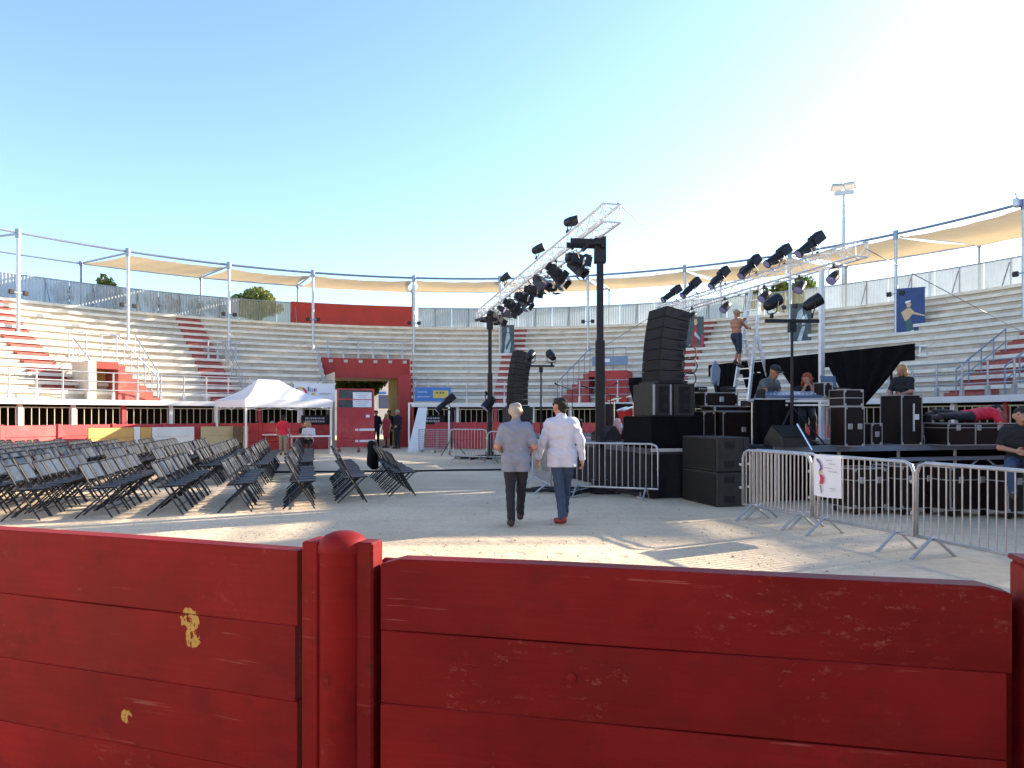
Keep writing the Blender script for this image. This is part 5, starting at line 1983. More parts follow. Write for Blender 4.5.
aim = math.atan2(SV.y, SV.x)
fs = [2.1 + 0.62 * k_ for k_ in range(16)]
rnd = random.Random(12)
for i, s_ in enumerate(fs):
    lamp(PF if rnd.random() < 0.7 else PP, T1a + d1 * (s_ + rnd.uniform(-0.15, 0.15)) + Vector((0.02, 0, -0.12)) + s1 * (0.2 if i % 2 else -0.1), aim + rnd.uniform(-1.3, 0.8), rnd.uniform(-0.45, 0.4),
         '%s black lamp hanging under the left truss from its near end' % ORD[i], 'lamps under the left truss', 0.66)
for i, s_ in enumerate((2.3, 4.9, 8.6)):
    lamp(PP, T1a + d1 * s_ + Vector((0, 0, 0.22)) - s1 * 0.15, aim + 2.6, R(150 + 12 * i), '%s lamp standing on top of the left truss from its near end' % ORD[i], 'lamps on top of the left truss', 0.8)
for i, s_ in enumerate((0.85, 2.1, 3.6, 5.6, 7.6, 9.2)):
    lamp(PP, T2a + d2 * s_ + Vector((0, 0, -0.18)) - SV * 0.05, aim + math.pi + 0.45 + rnd.uniform(-0.3, 0.3), rnd.uniform(-0.15, 0.2),
         '%s round lamp hanging under the right truss from its near end' % ORD[i], 'lamps under the right truss', 0.9)
for i, s_ in enumerate((1.45, 2.75, 4.0, 5.6, 7.3, 8.7)):
    lamp(PR_, T2a + d2 * s_ + Vector((0, 0, 0.2)), aim + math.pi + 0.15 + rnd.uniform(-0.15, 0.15), R(38) + rnd.uniform(-0.1, 0.1),
         '%s long tube lamp on top of the right truss from its near end' % ORD[i], 'tube lamps on top of the right truss', 0.95)
for i, s_ in enumerate((2.05, 3.4, 4.8, 6.4)):
    lamp(PP, T2a + d2 * s_ + Vector((0, 0, 0.2)) + SV * 0.1, aim + math.pi + 0.4, R(165), '%s round lamp among the tube lamps on the right truss from its near end' % ORD[i], 'round lamps on top of the right truss')


def t_stand(label, foot, top, span, z0, rz, lamps=True, sc=1.0):
    rt = thing('lamp_stand', label, 'lamp stand', foot, rz)
    hgt = top - z0
    MB().path([(0, 0, 0.25), (0, 0, hgt * 0.55), (0, 0, hgt)], [0.032, 0.03, 0.022], 8).build('pole', M['blackmetal'], rt, True)
    for k_ in range(3):
        an = R(90 + 120 * k_)
        MB().tube((0, 0, 0.7), (0.55 * math.cos(an), 0.55 * math.sin(an), 0.02), 0.016, n=6).build('leg', M['blackmetal'], rt)
    MB().box((0, 0, hgt), (span, 0.06, 0.06)).build('crossbar', M['blackmetal'], rt)
    MB().box((0, 0, hgt - 0.12), (0.12, 0.1, 0.16)).build('head_clamp', M['blackmetal'], rt)
    return rt


fs_ = S(2.0, -0.75, WZ)
ts = W(792, 321, 12.7)
foot = Vector((ts.x, ts.y, WZ))
t_stand('black lamp stand with crossbar and two round lamps on the near platform', foot, ts.z, 0.98, WZ, 0.06)
for i, x in enumerate((-0.36, 0.36)):
    q_ = foot + Vector((x, 0, ts.z - WZ + 0.03))
    lamp(PP, q_ + Vector((0, 0.02, 0.04)), R(200) if i == 0 else R(170), R(172), '%s round lamp on the near lamp stand' % ('left' if i == 0 else 'right'), 'round lamps on the near lamp stand', 0.85)
ts = W(541, 366, 22.5)
foot2 = Vector((ts.x, ts.y, 0))
t_stand('black lamp stand with crossbar seen between the two walking men', foot2, ts.z, 0.85, 0, 0.0)
for i, x in enumerate((-0.34, 0.34)):
    lamp(PP, foot2 + Vector((x, 0, ts.z + 0.03)), R(250) if i == 0 else R(290), R(172), '%s round lamp on the far lamp stand' % ('left' if i == 0 else 'right'), 'round lamps on the far lamp stand', 1.0)

# side lamp lying against the fence by the far tower, plus one on the far tower
q_ = W(452, 415, 27.0) * Vector((1, 1, 0))
t_stand('short lamp stand with one tilted tube lamp by the far tower', q_, 1.75, 0.3, 0, 0.3)
lamp(PR_, q_ + Vector((0, 0, 1.78)), aim + math.pi, R(40), 'tilted black tube lamp on the short stand by the far tower', 'single stand lamp')
lamp(PP, W(486, 392, 24.4), R(200), 0.2, 'round lamp clamped to the far lifting tower', 'single tower lamp', 1.3)

# ------------------------------------------------------------------ backdrop truss with black drape
D0, D1 = W(924, 351, 15.1), W(716, 367, 21.6)
D0.z = D1.z = 2.9
truss('low aluminium truss carrying the black drape at the back of the stage', D0, D1, 0.22, 0.4, 'drape_truss')
dd = D1 - D0
for i, s_ in enumerate((0.8, 3.6, 6.4)):
    q_ = D0 + dd.normalized() * s_
    rt = thing('drape_stand', '%s upright stand under the drape truss from its near end' % ORD[i], 'stand', (q_.x, q_.y, DZ), SR)
    MB().tube((0, 0, 0), (0, 0, 2.78 - DZ), 0.03, n=8).build('upright', M['blackmetal'], rt)
    MB().lathe((0, 0, 0), [(0.25, 0), (0.25, 0.03), (0.05, 0.05)], 12).build('foot', M['blackmetal'], rt)
dr = thing('black_drape', 'black drape hung in swags with triangular gaps behind the crew', 'curtain', D0, math.atan2(dd.y, dd.x))
LD = dd.length
for (x0, x1, b0, b1) in ((0.1, 2.6, 1.45, 1.7), (2.62, 4.3, 2.6, 3.0), (4.32, 5.7, 4.7, 5.1), (5.72, 7.0, 6.1, 6.6)):
    def swag(u, v, x0=x0, x1=x1, b0=b0, b1=b1):
        t_ = x0 + (x1 - x0) * u
        b_ = b0 + (b1 - b0) * u
        w_ = v ** 1.15
        x = t_ + (b_ - t_) * w_
        return Vector((x, 0.22 + 0.05 * math.sin(u * 30) * (1 - 0.4 * v), 0.16 - 1.4 * v - 0.1 * math.sin(math.pi * u) * v))
    MB().grid(swag, 40, 10).build('drape_panel', M['cloth'], dr, 'all')
MB().grid(lambda u, v: Vector((0.05 + 7.05 * u, 0.2 + 0.02 * math.sin(u * 60), 0.17 - 0.36 * v)), 60, 2).build('valance', M['cloth'], dr, 'all')

# ------------------------------------------------------------------ cases, desks and gear on the wing and stage
bz = WZ
case('black flight case with bright corners right of the near loudspeakers', wz(736, 14.0, DZ), (0.9, 0.55, 0.7), latches=1)
case('tall narrow black case left of the bright-cornered one', wz(703, 14.0, DZ), (0.26, 0.5, 0.7), latches=0, handles=False)
case('shallow drawer case on top of the bright-cornered case', wz(730, 14.0, DZ + 0.7), (1.0, 0.5, 0.1), latches=0, handles=False)
case('small rack case with one drawer standing on the drawer case', wz(716, 14.0, DZ + 0.8), (0.72, 0.42, 0.27), latches=1)
case('tall brown-black double door flight case under the long-haired man', wz(901, 13.2), (0.46, 0.52, 0.92), latches=0, label_plate=True, strip=True)
case('upright black amplifier rack case at the right end of the mixing table', wz(847, 12.55), (0.4, 0.4, 0.7), latches=2)
case('small amplifier case beside the tall double door case', wz(870, 13.1), (0.24, 0.35, 0.4), latches=1)
case('long low flight case with three lids under the lying person', wz(976, 13.2), (1.85, 0.55, 0.4), split_x=2, lid=0.8, latches=4)
case('small grey case on the long case near the lying person\'s feet', wz(935, 13.2, bz + 0.4), (0.42, 0.3, 0.16), latches=1, m='greycloth', handles=False)
# rack of small amps over the rack case
case('small silver-edged amplifier rack on the mixing table\'s right end', wz(846, 12.6, bz + 0.7), (0.4, 0.4, 0.3), latches=0, split_x=0, lid=0.5, handles=False)
case('little black box left of the amplifier rack', wz(823, 12.9, bz + 0.86), (0.18, 0.3, 0.28), latches=0, handles=False)
# ground cases in front of the wing
for i, (px, d, w_, h_) in enumerate(((857, 11.35, 0.62, 0.62), (905, 11.3, 0.7, 0.66), (955, 11.1, 0.8, 0.66), (1012, 10.9, 0.85, 0.66))):
    p_ = W(px, 415, d)
    case('%s wheeled flight case on the sand behind the barriers from the left' % ORD[i], (p_.x, p_.y, 0), (w_, 0.6, h_), latches=2, lid=0.7, casters=True)

# mixing table
tb_a, tb_b = wz(757, 12.9), wz(842, 12.75)
mt = thing('mixing_table', 'long mixing table with pale edge and black cloth front', 'table', tb_a, math.atan2((tb_b - tb_a).y, (tb_b - tb_a).x))
tl = (tb_b - tb_a).length
MB().box((tl / 2, 0.35, 0.83), (tl, 0.7, 0.05)).build('table_top', M['tabletop'], mt)
MB().box((tl / 2 + 0.25, -0.015, 0.8), (tl - 0.5, 0.02, 0.035)).build('pale_edge', M['alu'], mt)
MB().box((tl / 2 + 0.25, -0.01, 0.73), (tl - 0.5, 0.02, 0.03)).build('pale_edge', M['alu'], mt)
for x in (0.06, tl - 0.06):
    for y in (0.06, 0.64):
        MB().tube((x, y, 0), (x, y, 0.8), 0.02, n=6).build('leg', M['galv'], mt)
MB().grid(skirt((0.72, -0.03, 0), (-0.06, -0.03, 0), 0.02, 0.83, 4), 24, 3).build('black_cloth', M['cloth'], mt, 'all')
mc = thing('mixing_console', 'blue-grey mixing console lying on the long table', 'mixing console', wz(795, 13.1, WZ + 0.855), mt.rotation_euler.z)
MB().prism([(-0.6, -0.28, 0), (-0.6, 0.28, 0), (-0.6, 0.28, 0.14), (-0.6, -0.28, 0.05)], (1.2, 0, 0)).build('desk_body', M['bluedark'], mc)
for i in range(16):
    MB().box((-0.54 + 0.072 * i, -0.12, 0.085), (0.018, 0.03, 0.02)).build('fader', M['paper'], mc)
MB().box((-0.62, 0, 0.08), (0.03, 0.58, 0.17)).build('end_cheek', M['black'], mc)
MB().box((0.62, 0, 0.08), (0.03, 0.58, 0.17)).build('end_cheek', M['black'], mc)
lpz = thing('laptop', 'open dark laptop standing on the amplifier boxes', 'laptop', wz(834, 13.1, WZ + 0.9 + 0.13), 0.3)
MB().box((0, 0, 0.012), (0.34, 0.24, 0.022)).build('keyboard_base', M['black'], lpz)
MB().box((0, 0.14, 0.13), (0.34, 0.015, 0.24), Matrix.Rotation(R(-12), 3, 'X')).build('screen', M['bluedark'], lpz)
case('flat black case under the laptop', wz(834, 13.1, WZ + 0.86), (0.4, 0.4, 0.165), latches=0, handles=False)

# wedge monitors
def wedge(label, loc, rz):
    rt = thing('wedge_monitor', label, 'loudspeaker', loc, rz)
    MB().prism([(-0.3, -0.2, 0), (-0.3, 0.28, 0), (-0.3, 0.28, 0.12), (-0.3, 0.1, 0.36), (-0.3, -0.2, 0.16)], (0.6, 0, 0)).build('cabinet', M['speaker'], rt)
    gv = MB()
    gv.prism([(-0.28, -0.205, 0.17), (-0.28, 0.09, 0.366), (-0.28, 0.095, 0.372), (-0.28, -0.21, 0.18)], (0.56, 0, 0))
    gv.build('grille', M['grille'], rt)


wedge('black wedge monitor at the platform edge below the mixing table', wz(789, 12.35), R(20))
wedge('black wedge monitor on the stage behind the near tower', S(0.8, 4.2, DZ), R(-60))

# drum kit and stands on the stage
dk = thing('drum_kit', 'small red drum kit with cymbals glimpsed left of the near loudspeakers', 'drum kit', S(1.5, 4.6, DZ), R(-75))
def drum(c, r, l, rot, nm):
    b_ = MB()
    b_.lathe(c, [(r, -l / 2), (r, l / 2)], 18, rot=rot)
    o = b_.build(nm, M['drum'], dk, True)
    h_ = MB()
    h_.lathe(Vector(c) + rot @ Vector((0, 0, l / 2)), [(r * 1.03, -0.015), (r * 1.03, 0.012), (r * 0.93, 0.014)], 18, rot=rot)
    h_.lathe(Vector(c) + rot @ Vector((0, 0, -l / 2)), [(r * 1.03, -0.012), (r * 1.03, 0.015)], 18, rot=rot)
    h_.build('hoop', M['chrome'], o, True)


drum((0, 0, 0.28), 0.27, 0.4, Matrix.Rotation(R(90), 3, 'X'), 'bass_drum')
drum((-0.2, 0.05, 0.68), 0.15, 0.22, Matrix.Rotation(R(20), 3, 'X'), 'tom')
drum((0.2, 0.05, 0.68), 0.16, 0.24, Matrix.Rotation(R(20), 3, 'X'), 'tom')
drum((0.55, 0.4, 0.35), 0.2, 0.36, Matrix.Identity(3), 'floor_tom')
drum((-0.5, 0.4, 0.5), 0.18, 0.14, Matrix.Identity(3), 'snare_drum')
for (x, y, z) in ((-0.65, 0.0, 1.05), (0.62, -0.05, 1.12), (-0.8, 0.45, 0.8)):
    MB().tube((x, y, 0), (x, y, z), 0.012, n=6).build('cymbal_stand', M['chrome'], dk)
    MB().lathe((x, y, z), [(0.2, -0.015), (0.06, 0.01), (0.02, 0.025)], 18, rot=Matrix.Rotation(R(14), 3, 'X')).build('cymbal', M['brass'], dk, True)


def mic(label, loc, rz, h_=1.4, boom=0.6):
    rt = thing('microphone_stand', label, 'microphone stand', loc, rz)
    MB().lathe((0, 0, 0), [(0.13, 0), (0.13, 0.02), (0.02, 0.04)], 12).build('base', M['black'], rt)
    MB().tube((0, 0, 0), (0, 0, h_), 0.011, n=6).build('pole', M['blackmetal'], rt)
    MB().tube((-0.2, 0, h_ - 0.06), (boom, 0, h_ + 0.2), 0.009, n=6).build('boom', M['blackmetal'], rt)
    MB().lathe((boom, 0, h_ + 0.2), [(0.014, -0.1), (0.02, 0.0), (0.028, 0.03), (0.01, 0.06)], 8, rot=Matrix.Rotation(R(65), 3, 'Y')).build('microphone', M['blackmetal'], rt)


mic('boom microphone stand by the drum kit', S(0.7, 3.6, DZ), R(200), 1.1, 0.7)
mic('second boom microphone stand further along the stage front', S(0.8, 6.6, DZ), R(150), 1.3, 0.5)
mic('microphone stand at the stage middle', S(2.4, 8.2, DZ), R(20), 1.4, 0.4)
cv = thing('covered_instrument', 'tall instrument under a dark cloth left of the near loudspeakers', 'covered instrument', S(1.3, 3.1, DZ), R(20))
MB().lathe((0, 0, 0), [(0.12, 0.0), (0.16, 0.3), (0.2, 0.8), (0.34, 1.35), (0.33, 1.48), (0.05, 1.5)], 18).build('dark_cover', M['cloth'], cv, 'all')
gt = thing('small_umbrella_reflector', 'grey umbrella-shaped fan on a thin stand behind the rack cases', 'fan', wz(716, 15.0, DZ), 0.4)
MB().tube((0, 0, 0), (0, 0, 1.35), 0.014, n=6).build('pole', M['blackmetal'], gt)
MB().lathe((0, 0, 0), [(0.2, 0), (0.2, 0.02), (0.03, 0.04)], 12).build('base', M['blackmetal'], gt)
MB().prism([(-0.1, 0, 1.3), (0.08, 0, 1.25), (0.12, 0, 1.6), (0.0, 0, 1.78), (-0.1, 0, 1.6)], (0, 0.06, 0)).build('blade_panel', M['bluesteel'], gt)
# amps further back so the stage is not empty
for i, (v_, u_, w_, h_) in enumerate(((3.0, 5.5, 0.7, 0.9), (4.2, 7.4, 0.6, 0.7), (3.4, 9.4, 0.8, 1.0), (1.9, 9.9, 0.6, 0.5))):
    case('%s backline amplifier case along the stage from the near side' % ORD[i], S(v_, u_, DZ), (w_, 0.5, h_), rz=SR + 0.2, latches=1)
# cables heaped at the foot of the barriers
for i, (px, py, rr) in enumerate(((546, 492, 0.45), (598, 493, 0.5), (492, 458, 0.6), (470, 459, 0.5))):
    c_ = G(px, py)
    rnd = random.Random(30 + i)
    pts = []
    for k_ in range(60):
        an = k_ * 0.62
        r_ = rr * (0.55 + 0.35 * math.sin(k_ * 0.37 + i)) * rnd.uniform(0.85, 1.1)
        pts.append(c_ + Vector((r_ * math.cos(an) * 1.3, r_ * math.sin(an) * 0.7, 0.02 + 0.06 * (0.5 + 0.5 * math.sin(k_ * 0.9)))))
    tag(MB().path(pts, 0.016, 5).build('cable_heap', M['cable'], None, 'all'), '%s tangled heap of black cable on the sand by the stage' % ORD[i], 'cable')

# cable loops hanging behind the near line array, a bright strut, odds and ends on the cases
for i, (z0_, r_) in enumerate(((2.75, 0.14), (2.5, 0.16), (2.25, 0.13))):
    c_ = S(0.97, 0.3, z0_)
    pts = [c_ + SV * (r_ * math.sin(a_ * 0.35)) + Vector((0, 0, r_ * math.cos(a_ * 0.35))) for a_ in range(19)]
    tag(MB().path(pts, 0.012, 5).build('hanging_cable', M['cable'], None, 'all'), '%s black cable loop behind the near line array from the top' % ORD[i], 'cable')
q1, q2 = W(797, 424, 12.3), W(812, 450, 11.9)  # bright slanting leg of the near lamp stand's tripod
tag(MB().tube(q1, q2, 0.014, n=6).build('tripod_leg', M['chrome'], None, True), 'bright tripod leg of the near lamp stand beside the notice', 'rod')
rnd = random.Random(55)
for i in range(9):
    v_, u_ = 2.05 + 0.62 * i * 0.9, -0.95 + rnd.uniform(-0.1, 0.1)
    o = thing('cable_connector_box', '%s little cable box along the near platform from the left' % ORD[i], 'box', S(v_ + 0.2, u_, WZ), SR + rnd.uniform(-0.5, 0.5))
    MB().box((0, 0, 0.04), (rnd.uniform(0.1, 0.2), 0.1, 0.08), ch=0.008).build('box_body', M['blackmetal'], o)
    MB().box((0.02, -0.053, 0.045), (0.04, 0.008, 0.03)).build('socket', M['chrome'], o)
    pts = [Vector((-0.05 + 0.1 * k_ * math.cos(k_ * 1.3 + i), 0.08 + 0.05 * math.sin(k_ * 1.1), 0.015)) for k_ in range(9)]
    MB().path(pts, 0.01, 5).build('cable_tail', M['cable'], o, 'all')
for i, (px, d, z_) in enumerate(((700, 13.9, DZ + 1.08), (728, 13.9, DZ + 1.08), (748, 13.9, DZ + 0.81))):
    o = thing('desk_unit', '%s small electronic unit on the rack cases from the left' % ORD[i], 'electronics', wz(px, d, z_), SR + 0.2 * i)
    MB().box((0, 0, 0.05), (0.22, 0.2, 0.1), ch=0.008).build('unit_body', M['blackmetal'], o)
    for k_ in range(4):
        MB().tube((-0.07 + 0.045 * k_, -0.1, 0.06), (-0.07 + 0.045 * k_, -0.115, 0.06), 0.012, n=8).build('knob', M['chrome'], o)

# ------------------------------------------------------------------ ladder
lad = thing('step_ladder', 'tall aluminium A-frame ladder standing on the stage', 'ladder', W(756, 415, 19.5) * za + Vector((0, 0, DZ)), R(30))
HT = 4.05
AX = 2.85
for s in (-1, 1):
    MB().beam((-0.8, 0.3 * s, 0), (0.0, 0.17 * s, HT + 0.05), 0.05, 0.1).build('front_stile', M['alu'], lad)
    MB().beam((0.62, 0.36 * s, 0), (-0.2, 0.2 * s, AX), 0.05, 0.09).build('rear_stile', M['alu'], lad)
for i in range(14):
    z = 0.27 * (i + 1)
    t_ = z / (HT + 0.05)
    x = -0.8 + 0.8 * t_
    y = 0.3 - 0.13 * t_
    MB().beam((x, -y, z), (x, y, z), 0.04, 0.028).build('rung', M['alu'], lad)
for i in range(8):
    z = 0.3 * (i + 1)
    t_ = z / AX
    MB().beam((0.62 - 0.82 * t_, -0.36 + 0.16 * t_, z), (0.62 - 0.82 * t_, 0.36 - 0.16 * t_, z), 0.03, 0.025).build('rear_rung', M['alu'], lad)
MB().tube((-0.5, 0.26, 1.35), (0.23, 0.28, 1.35), 0.008, n=5).build('spreader', M['alu'], lad)

# ------------------------------------------------------------------ crew
lp_ = lad.location
person('bare-chested man in a pale cap climbing the ladder', (lp_.x - 0.66, lp_.y - 0.38, DZ + 1.9), R(-60), 1.58,
       dict(elL=(-0.2, 0.24, 1.3), wrL=(-0.14, 0.42, 1.45), elR=(0.22, 0.22, 1.18), wrR=(0.15, 0.4, 1.2), knL=(-0.1, 0.2, 0.58), anL=(-0.09, 0.05, 0.2), toL=(-0.1, 0.2, 0.15),
            knR=(0.1, 0.02, 0.5), anR=(0.1, 0.0, 0.09), toR=(0.11, 0.15, 0.035)),
       (0.3, 1, 0.3), trousers='shorts_navy', hair=None, cap='cap_tan', skin='skin_dark', bare=True, legs='knee', h=0.016, curl=1.2)
person('sound engineer in grey vest and dark cap leaning on the mixing table', (wz(764, 13.75).x, 13.75, DZ), R(215), 1.74,
       dict(pelvis=(0, -0.12, 0.86), neck=(0, 0.16, 1.32), head=(0, 0.24, 1.45), shL=(-0.18, 0.13, 1.25), shR=(0.18, 0.13, 1.25), elL=(-0.27, 0.2, 1.0), elR=(0.27, 0.22, 1.0),
            wrL=(-0.2, 0.42, 0.95), wrR=(0.2, 0.44, 0.95), hipL=(-0.09, -0.1, 0.84), hipR=(0.09, -0.1, 0.84)),
       (0.3, 1, -0.35), 'vest_grey', 'trousers_dark', hair=None, cap='cap_black', skin='skin_dark', sleeve='cap', h=0.016, hem=0.95)
person('red-haired woman resting her chin on her hands behind the console', (wz(806, 14.0).x, 14.0, DZ + 0.05), R(165), 1.66,
       dict(pelvis=(0, -0.08, 0.72), neck=(0, 0.1, 1.2), head=(0, 0.17, 1.34), shL=(-0.17, 0.08, 1.13), shR=(0.17, 0.08, 1.13), elL=(-0.16, 0.3, 0.95), elR=(0.16, 0.3, 0.95),
            wrL=(-0.06, 0.3, 1.17), wrR=(0.06, 0.3, 1.17), hipL=(-0.09, -0.06, 0.7), hipR=(0.09, -0.06, 0.7), knL=(-0.1, 0.3, 0.55), knR=(0.1, 0.3, 0.55), anL=(-0.1, 0.2, 0.09),
            anR=(0.1, 0.2, 0.09), toL=(-0.1, 0.34, 0.035), toR=(0.1, 0.34, 0.035)),
       (0.1, 1, -0.1), 'shirt_black', 'trousers_dark', hair='hair_red', hair_len=0.2, h=0.016, hem=0.95)
person('long-haired blond man in black t-shirt behind the tall flight case', (wz(903, 15.4).x, 15.4, DZ + 0.0), R(120), 1.74,
       dict(head=(0.0, 0.05, 1.6), elL=(-0.24, 0.1, 1.14), elR=(0.24, 0.1, 1.14), wrL=(-0.14, 0.3, 1.08), wrR=(0.1, 0.3, 1.08), pelvis=(0, -0.05, 0.95)),
       (0.1, 1, -0.3), 'shirt_black', 'trousers_dark', hair='hair_blond', hair_len=0.24, h=0.016)
# person lying on the long case, arm hanging
person('person in red t-shirt lying face down along the long flight case', (wz(969, 13.25).x, 13.25, WZ + 0.4), SR - R(90), 1.72,
       dict(pelvis=(0, -0.02, 0.13), neck=(0.0, 0.48, 0.2), head=(0.02, 0.63, 0.22), shL=(-0.18, 0.42, 0.19), shR=(0.18, 0.42, 0.19),
            elL=(-0.2, 0.6, 0.22), wrL=(-0.05, 0.75, 0.15), elR=(0.33, 0.36, -0.02), wrR=(0.34, 0.38, -0.26),
            hipL=(-0.09, -0.06, 0.12), hipR=(0.09, -0.06, 0.12), knL=(-0.1, -0.46, 0.2), knR=(0.12, -0.44, 0.13), anL=(-0.1, -0.74, 0.22), anR=(0.12, -0.82, 0.14),
            toL=(-0.1, -0.88, 0.16), toR=(0.12, -0.96, 0.1)),
       (0.5, 0.5, -0.5), 'shirt_red', 'trousers_dark', shoes='shoe_dark', hair='hair_dark', h=0.016, hem=0.95)
sm = Vector((W(1020, 415, 10.55).x, 10.55, 0.34))
person('man in black t-shirt sitting on the wheeled case at the right edge', sm, R(150), 1.76,
       dict(SEATED, head=(0.0, 0.1, 1.175), elL=(-0.25, 0.08, 0.72), elR=(0.25, 0.08, 0.72), wrL=(-0.08, 0.3, 0.68), wrR=(0.08, 0.32, 0.68), knL=(-0.16, 0.42, 0.46), knR=(0.16, 0.42, 0.46)),
       (-0.25, 1, 0), 'shirt_black', 'jeans', hair='hair_dark', h=0.014, hem=0.95, shoes='shoe_dark')

# ================================================================== crowd barriers
def crowd_barrier(label, p, q, nbar=17, lit=True, h=1.02):
    p, q = Vector(p), Vector(q)
    d = q - p
    L0 = d.length
    rt = thing('crowd_barrier', label, 'barrier', p, math.atan2(d.y, d.x), 'steel crowd barriers')
    z0, z1, r_ = 0.2, h, 0.02
    c = 0.12
    pts = [(0, 0, z0), (0, 0, z1 - c), (c * 0.3, 0, z1 - c * 0.3), (c, 0, z1), (L0 - c, 0, z1), (L0 - c * 0.3, 0, z1 - c * 0.3), (L0, 0, z1 - c), (L0, 0, z0), (0, 0, z0)]
    MB().path(pts, r_, 8).build('outer_frame', M['galv'], rt, 'all')
    for i in range(nbar):
        x = L0 * (i + 1) / (nbar + 1)
        MB().tube((x, 0, z0), (x, 0, z1), 0.0085, n=6).build('bar', M['galv'], rt)
    for x in (0.22, L0 - 0.22):
        MB().path([(x, -0.3, 0.0), (x, -0.03, z0 + 0.01), (x, 0.03, z0 + 0.01), (x, 0.3, 0.0)], 0.018, 6).build('foot', M['galv'], rt)
    for z in (0.45, 0.8):
        MB().box((-0.04, 0, z), (0.08, 0.02, 0.035)).build('hook', M['galv'], rt)
    return rt


b1 = G(743, 517.5)
b2 = Vector(((811 - 512) / FPX * 9.45, 9.45, 0))
b3 = Vector(((914 - 512) / FPX * 7.95, 7.95, 0))
b4 = Vector((4.98, 6.25, 0))
b5 = Vector((5.7, 4.5, 0))
crowd_barrier('steel crowd barrier furthest left of the near right line', b1, b2)
b1b = b1 + Vector((0.16, 0.1, 0))
crowd_barrier('spare steel crowd barrier doubled behind the leftmost near one', b1b, b2 + Vector((0.16, 0.12, 0)))
bb = crowd_barrier('steel crowd barrier carrying the white notice', b2 + Vector((0.012, -0.03, 0)), b3)
crowd_barrier('steel crowd barrier at the right edge of the photo', b3 + Vector((0.01, -0.035, 0)), b4)
crowd_barrier('steel crowd barrier beyond the right edge', b4 + Vector((0.01, -0.035, 0)), b5)
m1, m2_ = Vector(((566 - 512) / FPX * 13.6, 13.6, 0)), Vector(((658 - 512) / FPX * 12.9, 12.9, 0))
crowd_barrier('steel crowd barrier behind the man in white shirt', m1, m2_, 15)
crowd_barrier('steel crowd barrier seen end on between the two men', Vector((0.75, 13.7, 0)), Vector((0.45, 15.6, 0)), 15)
f1 = [Vector(((450 - 512) / FPX * 23.5, 23.5, 0)), Vector(((487 - 512) / FPX * 22.9, 22.9, 0)), Vector(((530 - 512) / FPX * 22.4, 22.4, 0))]
crowd_barrier('brightly sunlit steel crowd barrier by the far tower', f1[0], f1[1], 11, h=1.08)
crowd_barrier('steel crowd barrier left of the grey-haired man', f1[1] + Vector((0.03, 0, 0)), f1[2], 13)
for i, (x0, x1) in enumerate(((419, 437), (437, 452))):
    p_, q_ = W(x0, 415, 29.5) * za, W(x1, 415, 29.3) * za
    rt = thing('mesh_panel', '%s low grey mesh panel right of the leaning panel' % ('left' if i == 0 else 'right'), 'panel', p_, math.atan2((q_ - p_).y, (q_ - p_).x))
    w_ = (q_ - p_).length
    MB().path([(0, 0, 0.1), (0, 0, 0.95), (w_, 0, 0.95), (w_, 0, 0.1), (0, 0, 0.1)], 0.025, 6).build('frame', M['galv'], rt)
    mb = MB()
    for k_ in range(9):
        mb.tube((w_ * (k_ + 1) / 10, 0, 0.1), (w_ * (k_ + 1) / 10, 0, 0.95), 0.008, n=4)
    for k_ in range(8):
        mb.tube((0, 0, 0.1 + 0.85 * (k_ + 1) / 9), (w_, 0, 0.1 + 0.85 * (k_ + 1) / 9), 0.008, n=4)
    mb.build('wire_mesh', M['galv'], rt)
    for x in (0.1, w_ - 0.1):
        MB().beam((x, -0.25, 0.05), (x, 0.25, 0.05), 0.06, 0.1).build('foot', M['concrete'], rt)

# notice hung on the barrier
dv = (b3 - b2).normalized()
n0 = b2 + dv * 0.1 + Vector((0, 0, 0))
nt = thing('barrier_notice', 'white cloth notice with coloured figure hung on the crowd barrier', 'notice', (n0.x, n0.y, 0), math.atan2(dv.y, dv.x))
nw = 0.46
def cloth_pt(u, v):
    y = -0.035 - 0.02 * math.sin(u * 5 + 1) * (1 - v) if v < 0.93 else -0.03
    return Vector((nw * u + 0.03 * (1 - v) * (0.3 if u < 0.5 else 0.1), y, 0.5 + 0.54 * v - 0.012 * math.sin(math.pi * u)))
MB().grid(cloth_pt, 14, 12).build('sheet', M['paper'], nt, 'all')
def mark(poly, m):
    MB().prism([(nw * x, -0.062, 0.5 + 0.54 * z) for (x, z) in poly], (0, -0.003, 0)).build('printed_mark', M[m], nt)
mark([(0.14, 0.9), (0.22, 0.88), (0.34, 0.74), (0.36, 0.66), (0.28, 0.6), (0.24, 0.6), (0.29, 0.68), (0.27, 0.76), (0.16, 0.84)], 'purple')
mark([(0.22, 0.59), (0.3, 0.6), (0.34, 0.56), (0.24, 0.52)], 'yellow')
mark([(0.26, 0.52), (0.36, 0.52), (0.42, 0.44), (0.4, 0.34), (0.32, 0.28), (0.26, 0.3), (0.3, 0.42)], 'redprint')
mark([(0.28, 0.27), (0.31, 0.27), (0.34, 0.16), (0.35, 0.08), (0.32, 0.08), (0.31, 0.16)], 'posterdark')
for (x0, x1, z) in ((0.5, 0.72, 0.86), (0.6, 0.85, 0.78), (0.45, 0.7, 0.68), (0.6, 0.9, 0.6), (0.65, 0.85, 0.2), (0.7, 0.8, 0.15)):
    mark([(x0, z), (x1, z), (x1, z + 0.018), (x0, z + 0.018)], 'textgrey')

# ================================================================== near red barrier
ZT = 1.2                                   # top of the planks


def FP(px, py):
    """point on the barrier's top line: depth follows from the drop below eye level."""
    d = FPX * (CAM_Z - ZT) / (py - HORIZON)
    return Vector(((px - 512) / FPX * d, d, 0))


